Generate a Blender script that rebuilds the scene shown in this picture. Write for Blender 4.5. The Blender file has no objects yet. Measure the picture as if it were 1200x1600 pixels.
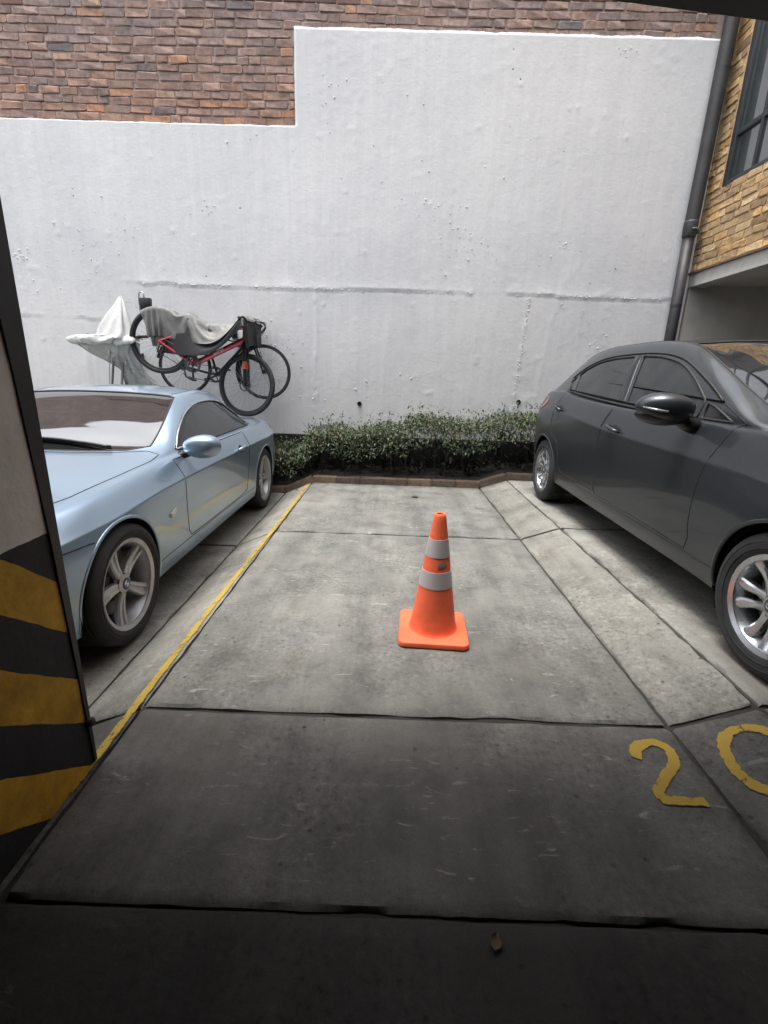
import bpy, bmesh, math, random
import numpy as np
from mathutils import Vector, Matrix
from mathutils.bvhtree import BVHTree
random.seed(7)
rng = np.random.RandomState(7)
SC = bpy.context.scene
COL = SC.collection
R = math.radians

# ------------------------------------------------------------------ camera
EYE = Vector((0, 0, 1.25))
cam_data = bpy.data.cameras.new('camera')
cam = bpy.data.objects.new('camera', cam_data)
COL.objects.link(cam)
cam_data.sensor_fit = 'HORIZONTAL'
cam_data.sensor_width = 36.0
cam_data.lens = 36.0 * 725.0 / 1200.0
cam_data.clip_start = 0.02
cam_data.clip_end = 2000
# world axes seen in camera space: depth runs to the vanishing point of the bay lines, camera rolled two degrees
_Y = Vector((12 / 725.0, 210 / 725.0, -1.0)).normalized()
_u = Vector((math.sin(R(2)), math.cos(R(2)), 0))
_U = (_u - _Y * _u.dot(_Y)).normalized()
_X = _Y.cross(_U)
_m = Matrix((_X, _Y, _U))           # rows: camera-space images of the world axes -> camera to world
cam.matrix_world = Matrix.Translation(EYE) @ _m.to_4x4()
SC.camera = cam

# ------------------------------------------------------------------ sky, sun, exposure
SUN_EL, SUN_AZ = R(79), R(-104)      # azimuth from +Y towards +X
world = bpy.data.worlds.new('World')
SC.world = world
world.use_nodes = True
wn = world.node_tree
wn.nodes.clear()
w_out = wn.nodes.new('ShaderNodeOutputWorld')
w_bg = wn.nodes.new('ShaderNodeBackground')
w_sky = wn.nodes.new('ShaderNodeTexSky')
w_hs = wn.nodes.new('ShaderNodeHueSaturation')
w_sky.sky_type = 'NISHITA'
w_sky.sun_disc = False
w_sky.sun_elevation = SUN_EL
w_sky.sun_rotation = SUN_AZ
w_sky.air_density = 1.0
w_sky.dust_density = 4.0
w_hs.inputs['Saturation'].default_value = 0.22
w_bg.inputs['Strength'].default_value = 0.13
wn.links.new(w_sky.outputs[0], w_hs.inputs['Color'])
wn.links.new(w_hs.outputs[0], w_bg.inputs['Color'])
wn.links.new(w_bg.outputs[0], w_out.inputs['Surface'])
sd = bpy.data.lights.new('sun', 'SUN')
sd.energy = 1.3
sd.angle = R(23)
sd.color = (1.0, 0.97, 0.93)
sun = bpy.data.objects.new('sun', sd)
COL.objects.link(sun)
_d = Vector((math.sin(SUN_AZ) * math.cos(SUN_EL), math.cos(SUN_AZ) * math.cos(SUN_EL), math.sin(SUN_EL)))
sun.rotation_euler = _d.to_track_quat('Z', 'Y').to_euler()
sun.location = (0, 3, 12)
SC.view_settings.view_transform = 'Standard'
SC.view_settings.look = 'None'
SC.view_settings.gamma = 1.0
SC.view_settings.use_curve_mapping = False
SC.view_settings.exposure = 1.72
SC.render.engine = 'CYCLES'
SC.cycles.max_bounces = 8
SC.cycles.use_denoising = True

# ------------------------------------------------------------------ helpers
def _hash(ix, iy, seed):
    n = (ix * 374761393 + iy * 668265263 + seed * 1442695041) & 0x7fffffff
    n = ((n ^ (n >> 13)) * 1274126177) & 0x7fffffff
    return ((n ^ (n >> 16)) & 0xffff) / 65535.0

def vn(x, y, seed=0):
    x = np.asarray(x, float); y = np.asarray(y, float)
    ix = np.floor(x).astype(np.int64); iy = np.floor(y).astype(np.int64)
    fx = x - ix; fy = y - iy
    fx = fx * fx * (3 - 2 * fx); fy = fy * fy * (3 - 2 * fy)
    a = _hash(ix, iy, seed); b = _hash(ix + 1, iy, seed)
    c = _hash(ix, iy + 1, seed); d = _hash(ix + 1, iy + 1, seed)
    return (a + (b - a) * fx) * (1 - fy) + (c + (d - c) * fx) * fy

def fbm(x, y, seed=0, o=3):
    t = 0; a = 0.5
    for k in range(o):
        t = t + a * vn(np.asarray(x) * 2 ** k, np.asarray(y) * 2 ** k, seed + k * 17)
        a *= 0.5
    return t

def pchip(pts):
    x = np.array([p[0] for p in pts], float); y = np.array([p[1] for p in pts], float)
    h = np.diff(x); d = np.diff(y) / h
    m = np.zeros(len(x))
    for i in range(1, len(x) - 1):
        if d[i - 1] * d[i] > 0:
            w1 = 2 * h[i] + h[i - 1]; w2 = h[i] + 2 * h[i - 1]
            m[i] = (w1 + w2) / (w1 / d[i - 1] + w2 / d[i])
    m[0] = d[0]; m[-1] = d[-1]
    def f(t):
        t = min(max(t, x[0]), x[-1])
        i = min(max(int(np.searchsorted(x, t)) - 1, 0), len(h) - 1)
        u = (t - x[i]) / h[i]
        return ((2 * u ** 3 - 3 * u ** 2 + 1) * y[i] + (u ** 3 - 2 * u ** 2 + u) * h[i] * m[i]
                + (-2 * u ** 3 + 3 * u ** 2) * y[i + 1] + (u ** 3 - u ** 2) * h[i] * m[i + 1])
    return f

def catmull(pts, n=6, closed=False):
    P = [np.array(p, float) for p in pts]
    N = len(P); out = []
    rngk = range(N) if closed else range(N - 1)
    for i in rngk:
        p1 = P[i]; p2 = P[(i + 1) % N]
        p0 = P[i - 1] if (i > 0 or closed) else 2 * p1 - p2
        p3 = P[(i + 2) % N] if (i + 2 < N or closed) else 2 * p2 - p1
        for k in range(n):
            t = k / n
            out.append(0.5 * ((2 * p1) + (p2 - p0) * t + (2 * p0 - 5 * p1 + 4 * p2 - p3) * t * t
                              + (3 * p1 - p0 - 3 * p2 + p3) * t ** 3))
    if not closed:
        out.append(P[-1])
    return out

class G:
    """collects geometry for one mesh"""
    def __init__(self):
        self.v = []; self.f = []; self.m = []
    def add(self, v, f, mi=0):
        b = len(self.v)
        self.v += [tuple(map(float, p)) for p in v]
        self.f += [tuple(b + i for i in q) for q in f]
        self.m += [mi] * len(f)
        return self
    def box(self, a, b, mi=0):
        (x0, y0, z0), (x1, y1, z1) = a, b
        v = [(x0, y0, z0), (x1, y0, z0), (x1, y1, z0), (x0, y1, z0), (x0, y0, z1), (x1, y0, z1), (x1, y1, z1), (x0, y1, z1)]
        return self.add(v, [(0, 3, 2, 1), (4, 5, 6, 7), (0, 1, 5, 4), (1, 2, 6, 5), (2, 3, 7, 6), (3, 0, 4, 7)], mi)
    def bbox(self, a, b, bev=0.004, mi=0):
        """box with chamfered edges"""
        a = np.array(a, float); b = np.array(b, float)
        bm = bmesh.new()
        bmesh.ops.create_cube(bm, size=1)
        c = (a + b) / 2; s = b - a
        for v in bm.verts:
            v.co = Vector(c + np.array(v.co) * s)
        bmesh.ops.bevel(bm, geom=list(bm.edges), offset=bev, segments=2, profile=0.5, affect='EDGES')
        bm.verts.index_update()
        self.add([v.co for v in bm.verts], [[v.index for v in f.verts] for f in bm.faces], mi)
        bm.free()
        return self
    def tube(self, pts, r, n=8, mi=0, cap=True, closed=False):
        P = [Vector(p) for p in pts]
        N = len(P)
        rr = r if isinstance(r, (list, tuple)) else [r] * N
        v = []; up = None
        for i, p in enumerate(P):
            if closed:
                t = (P[(i + 1) % N] - P[i - 1])
            else:
                t = P[min(i + 1, N - 1)] - P[max(i - 1, 0)]
            if t.length < 1e-9: t = Vector((0, 0, 1))
            t.normalize()
            if up is None:
                up = t.orthogonal().normalized()
            up = (up - t * up.dot(t))
            if up.length < 1e-6: up = t.orthogonal()
            up.normalize()
            s = t.cross(up)
            for k in range(n):
                a = 2 * math.pi * k / n
                v.append(p + (up * math.cos(a) + s * math.sin(a)) * rr[i])
        f = []
        for i in range(N if closed else N - 1):
            j = (i + 1) % N
            for k in range(n):
                l = (k + 1) % n
                f.append((i * n + k, i * n + l, j * n + l, j * n + k))
        if cap and not closed:
            f.append(tuple(range(n - 1, -1, -1))); f.append(tuple((N - 1) * n + k for k in range(n)))
        return self.add(v, f, mi)
    def lathe(self, prof, axis='z', n=32, c=(0, 0, 0), mi=0, closed=False):
        """prof: (along, radius)"""
        v = []; f = []
        for (h, r) in prof:
            for k in range(n):
                a = 2 * math.pi * k / n
                p = (r * math.cos(a), r * math.sin(a))
                q = {'z': (p[0], p[1], h), 'x': (h, p[0], p[1]), 'y': (p[1], h, p[0])}[axis]
                v.append((q[0] + c[0], q[1] + c[1], q[2] + c[2]))
        N = len(prof)
        for i in range(N if closed else N - 1):
            j = (i + 1) % N
            for k in range(n):
                l = (k + 1) % n
                f.append((i * n + k, i * n + l, j * n + l, j * n + k))
        if not closed:
            if prof[0][1] > 1e-6: f.append(tuple(range(n - 1, -1, -1)))
            if prof[-1][1] > 1e-6: f.append(tuple((N - 1) * n + k for k in range(n)))
        return self.add(v, f, mi)
    def grid(self, fn, nu, nv, mi=0):
        v = [fn(i / nu, j / nv) for i in range(nu + 1) for j in range(nv + 1)]
        f = [(i * (nv + 1) + j, (i + 1) * (nv + 1) + j, (i + 1) * (nv + 1) + j + 1, i * (nv + 1) + j + 1) for i in range(nu) for j in range(nv)]
        return self.add(v, f, mi)
    def mesh(self, name, mats=(), smooth=False, fix=True):
        me = bpy.data.meshes.new(name)
        me.from_pydata(self.v, [], self.f)
        for m in mats: me.materials.append(m)
        if len(mats) > 1: me.polygons.foreach_set('material_index', self.m)
        if fix:
            bm = bmesh.new(); bm.from_mesh(me)
            bmesh.ops.recalc_face_normals(bm, faces=bm.faces)
            bm.to_mesh(me); bm.free()
        if smooth is True:
            me.polygons.foreach_set('use_smooth', [True] * len(me.polygons))
        elif smooth:
            me.polygons.foreach_set('use_smooth', [True] * len(me.polygons))
            me.set_sharp_from_angle(angle=R(smooth))
        me.update()
        return me
    def build(self, name, mats, parent=None, smooth=35, fix=True, loc=None):
        if not isinstance(mats, (list, tuple)): mats = [mats]
        return link(name, self.mesh(name, mats, smooth, fix), parent, loc)

def link(name, data, parent=None, loc=None):
    o = bpy.data.objects.new(name, data)
    COL.objects.link(o)
    if parent: o.parent = parent
    if loc: o.location = loc
    return o

def tag(o, label=None, cat=None, group=None, kind=None):
    if label: o['label'] = label
    if cat: o['category'] = cat
    if group: o['group'] = group
    if kind: o['kind'] = kind
    return o

def empty(name, loc=(0, 0, 0), rot=(0, 0, 0), parent=None):
    o = bpy.data.objects.new(name, None)
    COL.objects.link(o)
    o.location = loc; o.rotation_euler = rot
    o.empty_display_size = 0.1
    if parent: o.parent = parent
    return o

# ------------------------------------------------------------------ materials
class NT:
    def __init__(self, name):
        self.mat = bpy.data.materials.new(name)
        self.mat.use_nodes = True
        self.t = self.mat.node_tree
        self.t.nodes.clear()
        self.out = self.t.nodes.new('ShaderNodeOutputMaterial')
    def n(self, typ, _ins=None, **kw):
        nd = self.t.nodes.new('ShaderNode' + typ)
        for k, v in kw.items(): setattr(nd, k, v)
        for k, v in (_ins or {}).items(): self.set(nd, k, v)
        return nd
    def set(self, nd, k, v):
        s = nd.inputs[k]
        if isinstance(v, bpy.types.NodeSocket): self.t.links.new(v, s)
        else: s.default_value = v
    def coord(self, scale=(1, 1, 1), kind='Object', loc=(0, 0, 0)):
        c = self.n('TexCoord')
        m = self.n('Mapping', {'Vector': c.outputs[kind], 'Scale': scale, 'Location': loc})
        return m.outputs[0]
    def noise(self, vec, scale, detail=4, rough=0.55, dist=0.0):
        return self.n('TexNoise', {'Vector': vec, 'Scale': scale, 'Detail': detail, 'Roughness': rough, 'Distortion': dist}).outputs[0]
    def ramp(self, fac, stops, interp='LINEAR'):
        r = self.n('ValToRGB', {'Fac': fac})
        r.color_ramp.interpolation = interp
        e = r.color_ramp.elements
        while len(e) < len(stops): e.new(0.5)
        for q, (p, c) in zip(e, stops):
            q.position = p
            if not hasattr(c, '__len__'): c = (c, c, c)
            q.color = (*c, 1)
        return r.outputs[0]
    def mix(self, fac, a, b, blend='MIX'):
        m = self.n('Mix', data_type='RGBA', blend_type=blend)
        for k, v in ((0, fac), (6, a), (7, b)):
            s = m.inputs[k]
            if isinstance(v, bpy.types.NodeSocket): self.t.links.new(v, s)
            else: s.default_value = v if k == 0 else ((*v, 1) if len(v) == 3 else v)
        return m.outputs[2]
    def math(self, op, a, b=0.0, clamp=False):
        m = self.n('Math', operation=op, use_clamp=clamp)
        for k, v in ((0, a), (1, b)):
            if isinstance(v, bpy.types.NodeSocket): self.t.links.new(v, m.inputs[k])
            else: m.inputs[k].default_value = v
        return m.outputs[0]
    def bump(self, h, strength=0.3, dist=0.01, normal=None):
        i = {'Height': h, 'Strength': strength, 'Distance': dist}
        if normal is not None: i['Normal'] = normal
        return self.n('Bump', i).outputs[0]
    def bsdf(self, **kw):
        b = self.n('BsdfPrincipled')
        for k, v in kw.items():
            k = k.replace('_', ' ')
            if k in ('Base Color', 'Coat Tint', 'Sheen Tint') and not isinstance(v, bpy.types.NodeSocket) and len(v) == 3: v = (*v, 1)
            self.set(b, k, v)
        self.t.links.new(b.outputs[0], self.out.inputs[0])
        return b

def plain(name, col, rough=0.6, metal=0.0, var=0.12, scale=12.0, bump=0.0, bscale=60.0, **kw):
    t = NT(name)
    c = t.coord()
    nz = t.noise(c, scale, 4)
    lo = tuple(x * (1 - var) for x in col); hi = tuple(min(1, x * (1 + var)) for x in col)
    args = dict(Base_Color=t.ramp(nz, [(0.3, lo), (0.7, hi)]), Metallic=metal,
                Roughness=t.math('MULTIPLY_ADD', nz, 0.16) if False else rough)
    rg = t.ramp(t.noise(c, scale * 0.6, 3), [(0.3, max(0.02, rough - 0.07)), (0.7, min(1, rough + 0.07))])
    args['Roughness'] = rg
    if bump: args['Normal'] = t.bump(t.noise(c, bscale, 5), bump, 0.004)
    args.update(kw)
    t.bsdf(**args)
    return t.mat

def mat_concrete(name, base, dirt=0.4, seed=0.0, rough_patch=0.5):
    t = NT(name)
    c = t.coord(loc=(seed, seed * 1.7, 0))
    big = t.noise(c, 0.9, 3, 0.6, 0.6)
    mid = t.noise(c, 5.0, 6, 0.62, 0.3)
    fine = t.noise(c, 42.0, 6, 0.7)
    vfine = t.noise(c, 160.0, 3, 0.7)
    lo = tuple(x * 0.68 for x in base); hi = tuple(min(1, x * 1.25) for x in base)
    col = t.ramp(mid, [(0.30, lo), (0.48, base), (0.70, hi)])
    st = t.ramp(big, [(0.36, 1 - dirt), (0.62, 1.0)])
    col = t.mix(1.0, col, st, 'MULTIPLY')
    tk = t.ramp(t.noise(t.coord((2.4, 0.22, 1.0), loc=(seed, 0, 0)), 1.6, 5, 0.65, 0.4), [(0.36, 0.66), (0.58, 1.0), (0.75, 1.08)])
    col = t.mix(0.75, col, tk, 'MULTIPLY')
    # warm brown damp stains
    sm = t.ramp(t.noise(c, 1.7, 4, 0.6, 1.0), [(0.58, 0.0), (0.76, 0.35)])
    col = t.mix(sm, col, (base[0] * 0.62, base[1] * 0.52, base[2] * 0.40), 'MIX')
    sp = t.ramp(fine, [(0.32, 0.42), (0.45, 0.9), (0.56, 1.02), (0.70, 1.5)])
    rgh = t.ramp(t.noise(c, 1.5, 4, 0.6, 0.5), [(0.40, 0.12), (0.60, 1.0)])
    col = t.mix(rgh, col, sp, 'MULTIPLY')
    sp2 = t.ramp(vfine, [(0.3, 0.75), (0.5, 1.0), (0.7, 1.15)])
    col = t.mix(0.7, col, sp2, 'MULTIPLY')
    oil = t.ramp(t.noise(t.coord(loc=(seed * 3 + 5, 1.3, 0)), 2.6, 3, 0.5, 0.4), [(0.66, 0.0), (0.74, 0.55)])
    col = t.mix(oil, col, tuple(x * 0.38 for x in base))
    # pits
    vo = t.n('TexVoronoi', {'Vector': c, 'Scale': 16.0, 'Randomness': 1.0})
    pm = t.noise(c, 3.1, 3)
    pit = t.math('MULTIPLY', t.ramp(vo.outputs[0], [(0.05, 1.0), (0.16, 0.0)]), t.ramp(pm, [(0.52, 0.0), (0.6, 1.0)]))
    col = t.mix(pit, col, tuple(x * 0.3 for x in base))
    # pale scuffs and lime blots
    cs = t.coord((4.0, 13.0, 1.0), loc=(seed * 2, 3.0, 0))
    sc = t.math('MULTIPLY', t.ramp(t.noise(cs, 2.2, 5, 0.7, 0.8), [(0.60, 0.0), (0.68, 1.0)]),
                t.ramp(t.noise(c, 2.0, 2), [(0.44, 0.0), (0.58, 0.8)]))
    col = t.mix(sc, col, tuple(min(1, x * 1.75) for x in base))
    h = t.math('ADD', t.math('MULTIPLY', fine, 0.6), t.math('MULTIPLY', mid, 0.7))
    h = t.math('SUBTRACT', h, t.math('MULTIPLY', pit, 0.8))
    h = t.math('ADD', h, t.math('MULTIPLY', vfine, 0.25))
    t.bsdf(Base_Color=col, Roughness=t.ramp(mid, [(0.3, 0.72), (0.7, 0.95)]), Normal=t.bump(h, 0.55 * rough_patch + 0.25, 0.006), Specular_IOR_Level=0.3)
    return t.mat

def mat_plaster():
    t = NT('white_render')
    c = t.coord()
    cs = t.coord((9.0, 9.0, 0.55))
    streak = t.noise(cs, 1.1, 6, 0.7, 0.8)
    streak2 = t.noise(t.coord((30.0, 30.0, 0.8)), 1.4, 4, 0.6)
    big = t.noise(c, 0.6, 4)
    fine = t.noise(c, 26.0, 6, 0.65)
    col = t.ramp(streak, [(0.22, (0.66, 0.665, 0.675)), (0.46, (0.69, 0.69, 0.695)), (0.7, (0.73, 0.73, 0.73))])
    col = t.mix(0.8, col, t.ramp(big, [(0.3, (0.84, 0.85, 0.88)), (0.65, (1, 1, 1))]), 'MULTIPLY')
    col = t.mix(0.12, col, t.ramp(streak2, [(0.3, 0.82), (0.55, 1.0)]), 'MULTIPLY')
    blot = t.ramp(t.noise(c, 7.0, 6, 0.7), [(0.64, 0.0), (0.74, 0.4)])
    col = t.mix(blot, col, (0.58, 0.575, 0.57))
    drip = t.math('MULTIPLY', t.ramp(t.noise(t.coord((26.0, 26.0, 0.35)), 1.0, 4, 0.7, 0.3), [(0.58, 0.0), (0.74, 0.32)]), t.ramp(t.noise(t.coord((0.8, 0.8, 0.5), loc=(4, 0, 2)), 1.0, 3), [(0.5, 0.0), (0.66, 1.0)]))
    col = t.mix(drip, col, (0.44, 0.43, 0.42))
    vo = t.n('TexVoronoi', {'Vector': c, 'Scale': 7.0, 'Randomness': 1.0})
    hole = t.math('MULTIPLY', t.ramp(vo.outputs[0], [(0.045, 1.0), (0.085, 0.0)]), t.ramp(t.noise(c, 1.9, 3), [(0.56, 0.0), (0.62, 1.0)]))
    col = t.mix(hole, col, (0.16, 0.16, 0.16))
    h = t.math('ADD', t.math('MULTIPLY', streak2, 0.06), t.math('MULTIPLY', fine, 0.55))
    h = t.math('SUBTRACT', h, hole)
    t.bsdf(Base_Color=col, Roughness=0.85, Normal=t.bump(h, 0.45, 0.014), Specular_IOR_Level=0.25)
    return t.mat

def mat_brick(name, island=False, cols=None):
    t = NT(name)
    c = t.coord(kind='Object')
    if island:
        rp = t.n('NewGeometry').outputs['Random Per Island']
        base = t.ramp(rp, [(i / (len(cols) - 1), q) for i, q in enumerate(cols)])
        vec = t.n('NewGeometry').outputs['Position']
        fs = 1.0
    else:
        base = t.n('ObjectInfo').outputs['Color']
        vec = t.n('NewGeometry').outputs['Position']
    nz = t.noise(vec, 22.0, 5, 0.65)
    n2 = t.noise(vec, 90.0, 4, 0.7)
    col = t.mix(0.85, base, t.ramp(nz, [(0.28, (0.55, 0.52, 0.52)), (0.52, (1, 1, 1)), (0.75, (1.25, 1.18, 1.12))]), 'MULTIPLY')
    soot = t.ramp(t.noise(vec, 6.0, 4), [(0.5, 0.0), (0.75, 0.45)])
    col = t.mix(soot, col, (0.10, 0.085, 0.08))
    h = t.math('ADD', t.math('MULTIPLY', nz, 0.7), t.math('MULTIPLY', n2, 0.4))
    t.bsdf(Base_Color=col, Roughness=0.92, Normal=t.bump(h, 0.55, 0.008), Specular_IOR_Level=0.2)
    return t.mat

def mat_paint(name, col, metal, rough, dust, dustcol, coat=1.0):
    t = NT(name)
    c = t.coord()
    flake = t.noise(c, 900.0, 1)
    b = t.mix(0.12, col, t.ramp(flake, [(0.3, 0.6), (0.7, 1.5)]), 'MULTIPLY')
    d = t.ramp(t.noise(c, 3.0, 6, 0.65), [(0.35, dust * 0.35), (0.75, dust)])
    d2 = t.ramp(t.noise(c, 38.0, 5, 0.7), [(0.45, 0.6), (0.7, 1.4)])
    d = t.math('MULTIPLY', d, d2, True)
    # road dirt thrown up along the lower doors
    z = t.n('SeparateXYZ', {'Vector': t.coord()}).outputs[2]
    lowd = t.math('MULTIPLY', t.ramp(t.math('ADD', z, t.math('MULTIPLY', t.noise(c, 2.5, 4), 0.5)), [(0.45, 0.5), (0.75, 0.0)]), t.ramp(t.noise(c, 9.0, 5), [(0.35, 0.3), (0.65, 1.0)]))
    d = t.math('MAXIMUM', d, t.math('MULTIPLY', lowd, dust * 2.6), True)
    colr = t.mix(d, b, dustcol)
    t.bsdf(Base_Color=colr, Metallic=t.math('MULTIPLY', t.math('SUBTRACT', 1.0, d), metal), Roughness=t.math('ADD', t.math('MULTIPLY', d, 0.4), rough, True),
           Coat_Weight=t.math('MULTIPLY', t.math('SUBTRACT', 1.0, t.math('MULTIPLY', d, 1.5), True), coat), Coat_Roughness=0.06)
    return t.mat

def mat_glass(name, col=(0.012, 0.013, 0.015), dust=0.03, ior=2.5, coat=1.0):
    t = NT(name)
    c = t.coord()
    d = t.ramp(t.noise(c, 7.0, 6, 0.7), [(0.4, 0.0), (0.8, dust)])
    t.bsdf(Base_Color=t.mix(d, col, (0.4, 0.39, 0.37)), Roughness=t.math('ADD', d, 0.02), Specular_IOR_Level=0.5, IOR=ior, Coat_Weight=coat, Coat_Roughness=0.02)
    return t.mat

def mat_foliage():
    t = NT('hedge_leaf')
    g = t.n('NewGeometry')
    rp = g.outputs['Random Per Island']
    col = t.ramp(rp, [(0.0, (0.020, 0.036, 0.016)), (0.4, (0.036, 0.058, 0.024)), (0.75, (0.062, 0.088, 0.042)), (0.9, (0.10, 0.115, 0.06)), (0.965, (0.16, 0.10, 0.045)), (1.0, (0.21, 0.14, 0.06))])
    b = t.bsdf(Base_Color=col, Roughness=0.48, Specular_IOR_Level=0.45)
    tr = t.n('BsdfTranslucent', {'Color': t.mix(0.5, col, (0.12, 0.18, 0.04))})
    mx = t.n('MixShader', {0: 0.14})
    t.t.links.new(b.outputs[0], mx.inputs[1]); t.t.links.new(tr.outputs[0], mx.inputs[2])
    t.t.links.new(mx.outputs[0], t.out.inputs[0])
    return t.mat

def mat_marking(name, col, under, cut=0.42):
    """worn road paint: bare concrete shows through, thinning out towards the stroke's edge"""
    t = NT(name)
    c = t.coord()
    core = t.n('Attribute', attribute_name='core').outputs['Fac']
    fine = t.noise(c, 34.0, 6, 0.72)
    mid = t.noise(c, 7.0, 4, 0.6)
    edge = t.ramp(core, [(0.0, 0.0), (0.45, 1.0)])
    a = t.math('ADD', t.math('MULTIPLY', fine, 0.8), t.math('MULTIPLY', mid, 0.55))
    a = t.math('ADD', a, t.math('MULTIPLY', edge, 0.36))
    alpha = t.ramp(a, [(cut + 0.42, 0.0), (cut + 0.52, 0.93)])
    col2 = t.mix(mid, tuple(x * 0.66 for x in col), col)
    b = t.bsdf(Base_Color=col2, Roughness=0.85, Normal=t.bump(fine, 0.4, 0.004))
    tp = t.n('BsdfTransparent')
    mx = t.n('MixShader', {0: alpha})
    t.t.links.new(tp.outputs[0], mx.inputs[1]); t.t.links.new(b.outputs[0], mx.inputs[2])
    t.t.links.new(mx.outputs[0], t.out.inputs[0])
    return t.mat

def mat_pillar():
    t = NT('pillar_paint')
    s = t.n('SeparateXYZ', {'Vector': t.n('NewGeometry').outputs['Position']})
    y, z = s.outputs[1], s.outputs[2]
    c = t.coord()
    wob = t.math('MULTIPLY', t.math('SUBTRACT', t.noise(c, 9.0, 3), 0.5), 0.018)
    # diagonal hazard bands: boundaries every 0.1635 m up the far corner, falling 0.83 per metre of depth
    k = t.math('ADD', t.math('ADD', z, t.math('MULTIPLY', t.math('SUBTRACT', y, 1.25), 0.83)), wob)
    ph = t.math('FRACT', t.math('DIVIDE', t.math('SUBTRACT', k, 0.298), 0.3265))
    isy = t.math('LESS_THAN', t.math('ABSOLUTE', t.math('SUBTRACT', ph, 0.75)), 0.25)
    isy = t.math('LESS_THAN', ph, 0.0) if False else isy
    dirt = t.ramp(t.noise(c, 6.0, 6, 0.65), [(0.35, 0.55), (0.65, 1.0)])
    yel = t.mix(1.0, (0.72, 0.40, 0.03), dirt, 'MULTIPLY')
    band = t.mix(isy, (0.022, 0.022, 0.026), yel)
    whi = t.mix(1.0, (0.80, 0.77, 0.72), t.ramp(t.noise(c, 4.0, 6, 0.6), [(0.3, 0.8), (0.6, 1.0)]), 'MULTIPLY')
    vo = t.n('TexVoronoi', {'Vector': c, 'Scale': 11.0})
    spot = t.math('MULTIPLY', t.ramp(vo.outputs[0], [(0.05, 1.0), (0.1, 0.0)]), t.ramp(t.noise(c, 3.0, 2), [(0.52, 0.0), (0.58, 1.0)]))
    whi = t.mix(spot, whi, (0.08, 0.075, 0.07))
    up = t.math('GREATER_THAN', t.math('ADD', z, wob), 0.803)
    t.bsdf(Base_Color=t.mix(up, band, whi), Roughness=0.75, Normal=t.bump(t.noise(c, 30.0, 6, 0.6), 0.4, 0.006))
    return t.mat

def mat_cover(name, lo, hi, translucent=0.25, alpha=1.0, rough=0.5):
    t = NT(name)
    c = t.coord()
    col = t.ramp(t.noise(c, 6.0, 6, 0.6), [(0.3, lo), (0.7, hi)])
    b = t.bsdf(Base_Color=col, Roughness=rough, Normal=t.bump(t.noise(c, 30.0, 5, 0.6), 0.35, 0.01))
    tr = t.n('BsdfTranslucent', {'Color': col})
    mx = t.n('MixShader', {0: translucent})
    t.t.links.new(b.outputs[0], mx.inputs[1]); t.t.links.new(tr.outputs[0], mx.inputs[2])
    last = mx
    if alpha < 1:
        tp = t.n('BsdfTransparent')
        m2 = t.n('MixShader', {0: t.ramp(t.noise(c, 5.0, 4), [(0.3, alpha - 0.2), (0.7, min(1, alpha + 0.2))])})
        t.t.links.new(tp.outputs[0], m2.inputs[1]); t.t.links.new(mx.outputs[0], m2.inputs[2])
        last = m2
    t.t.links.new(last.outputs[0], t.out.inputs[0])
    return t.mat

def mat_brick_tex():
    t = NT('far_brick')
    c = t.coord()
    s = t.n('SeparateXYZ', {'Vector': c})
    v = t.n('CombineXYZ', {'X': t.math('ADD', s.outputs[0], s.outputs[1]), 'Y': s.outputs[2]}).outputs[0]
    b = t.n('TexBrick', {'Vector': v, 'Color1': (0.36, 0.25, 0.21, 1), 'Color2': (0.29, 0.21, 0.19, 1), 'Mortar': (0.24, 0.19, 0.165, 1), 'Scale': 1.0,
                         'Mortar Size': 0.006, 'Brick Width': 0.24, 'Row Height': 0.077, 'Bias': 0.0})
    col = t.mix(0.6, b.outputs[0], t.ramp(t.noise(c, 3.0, 5), [(0.3, 0.6), (0.7, 1.25)]), 'MULTIPLY')
    t.bsdf(Base_Color=col, Roughness=0.95, Normal=t.bump(t.math('SUBTRACT', 1.0, b.outputs[1]), 0.5, 0.01))
    return t.mat

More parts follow.
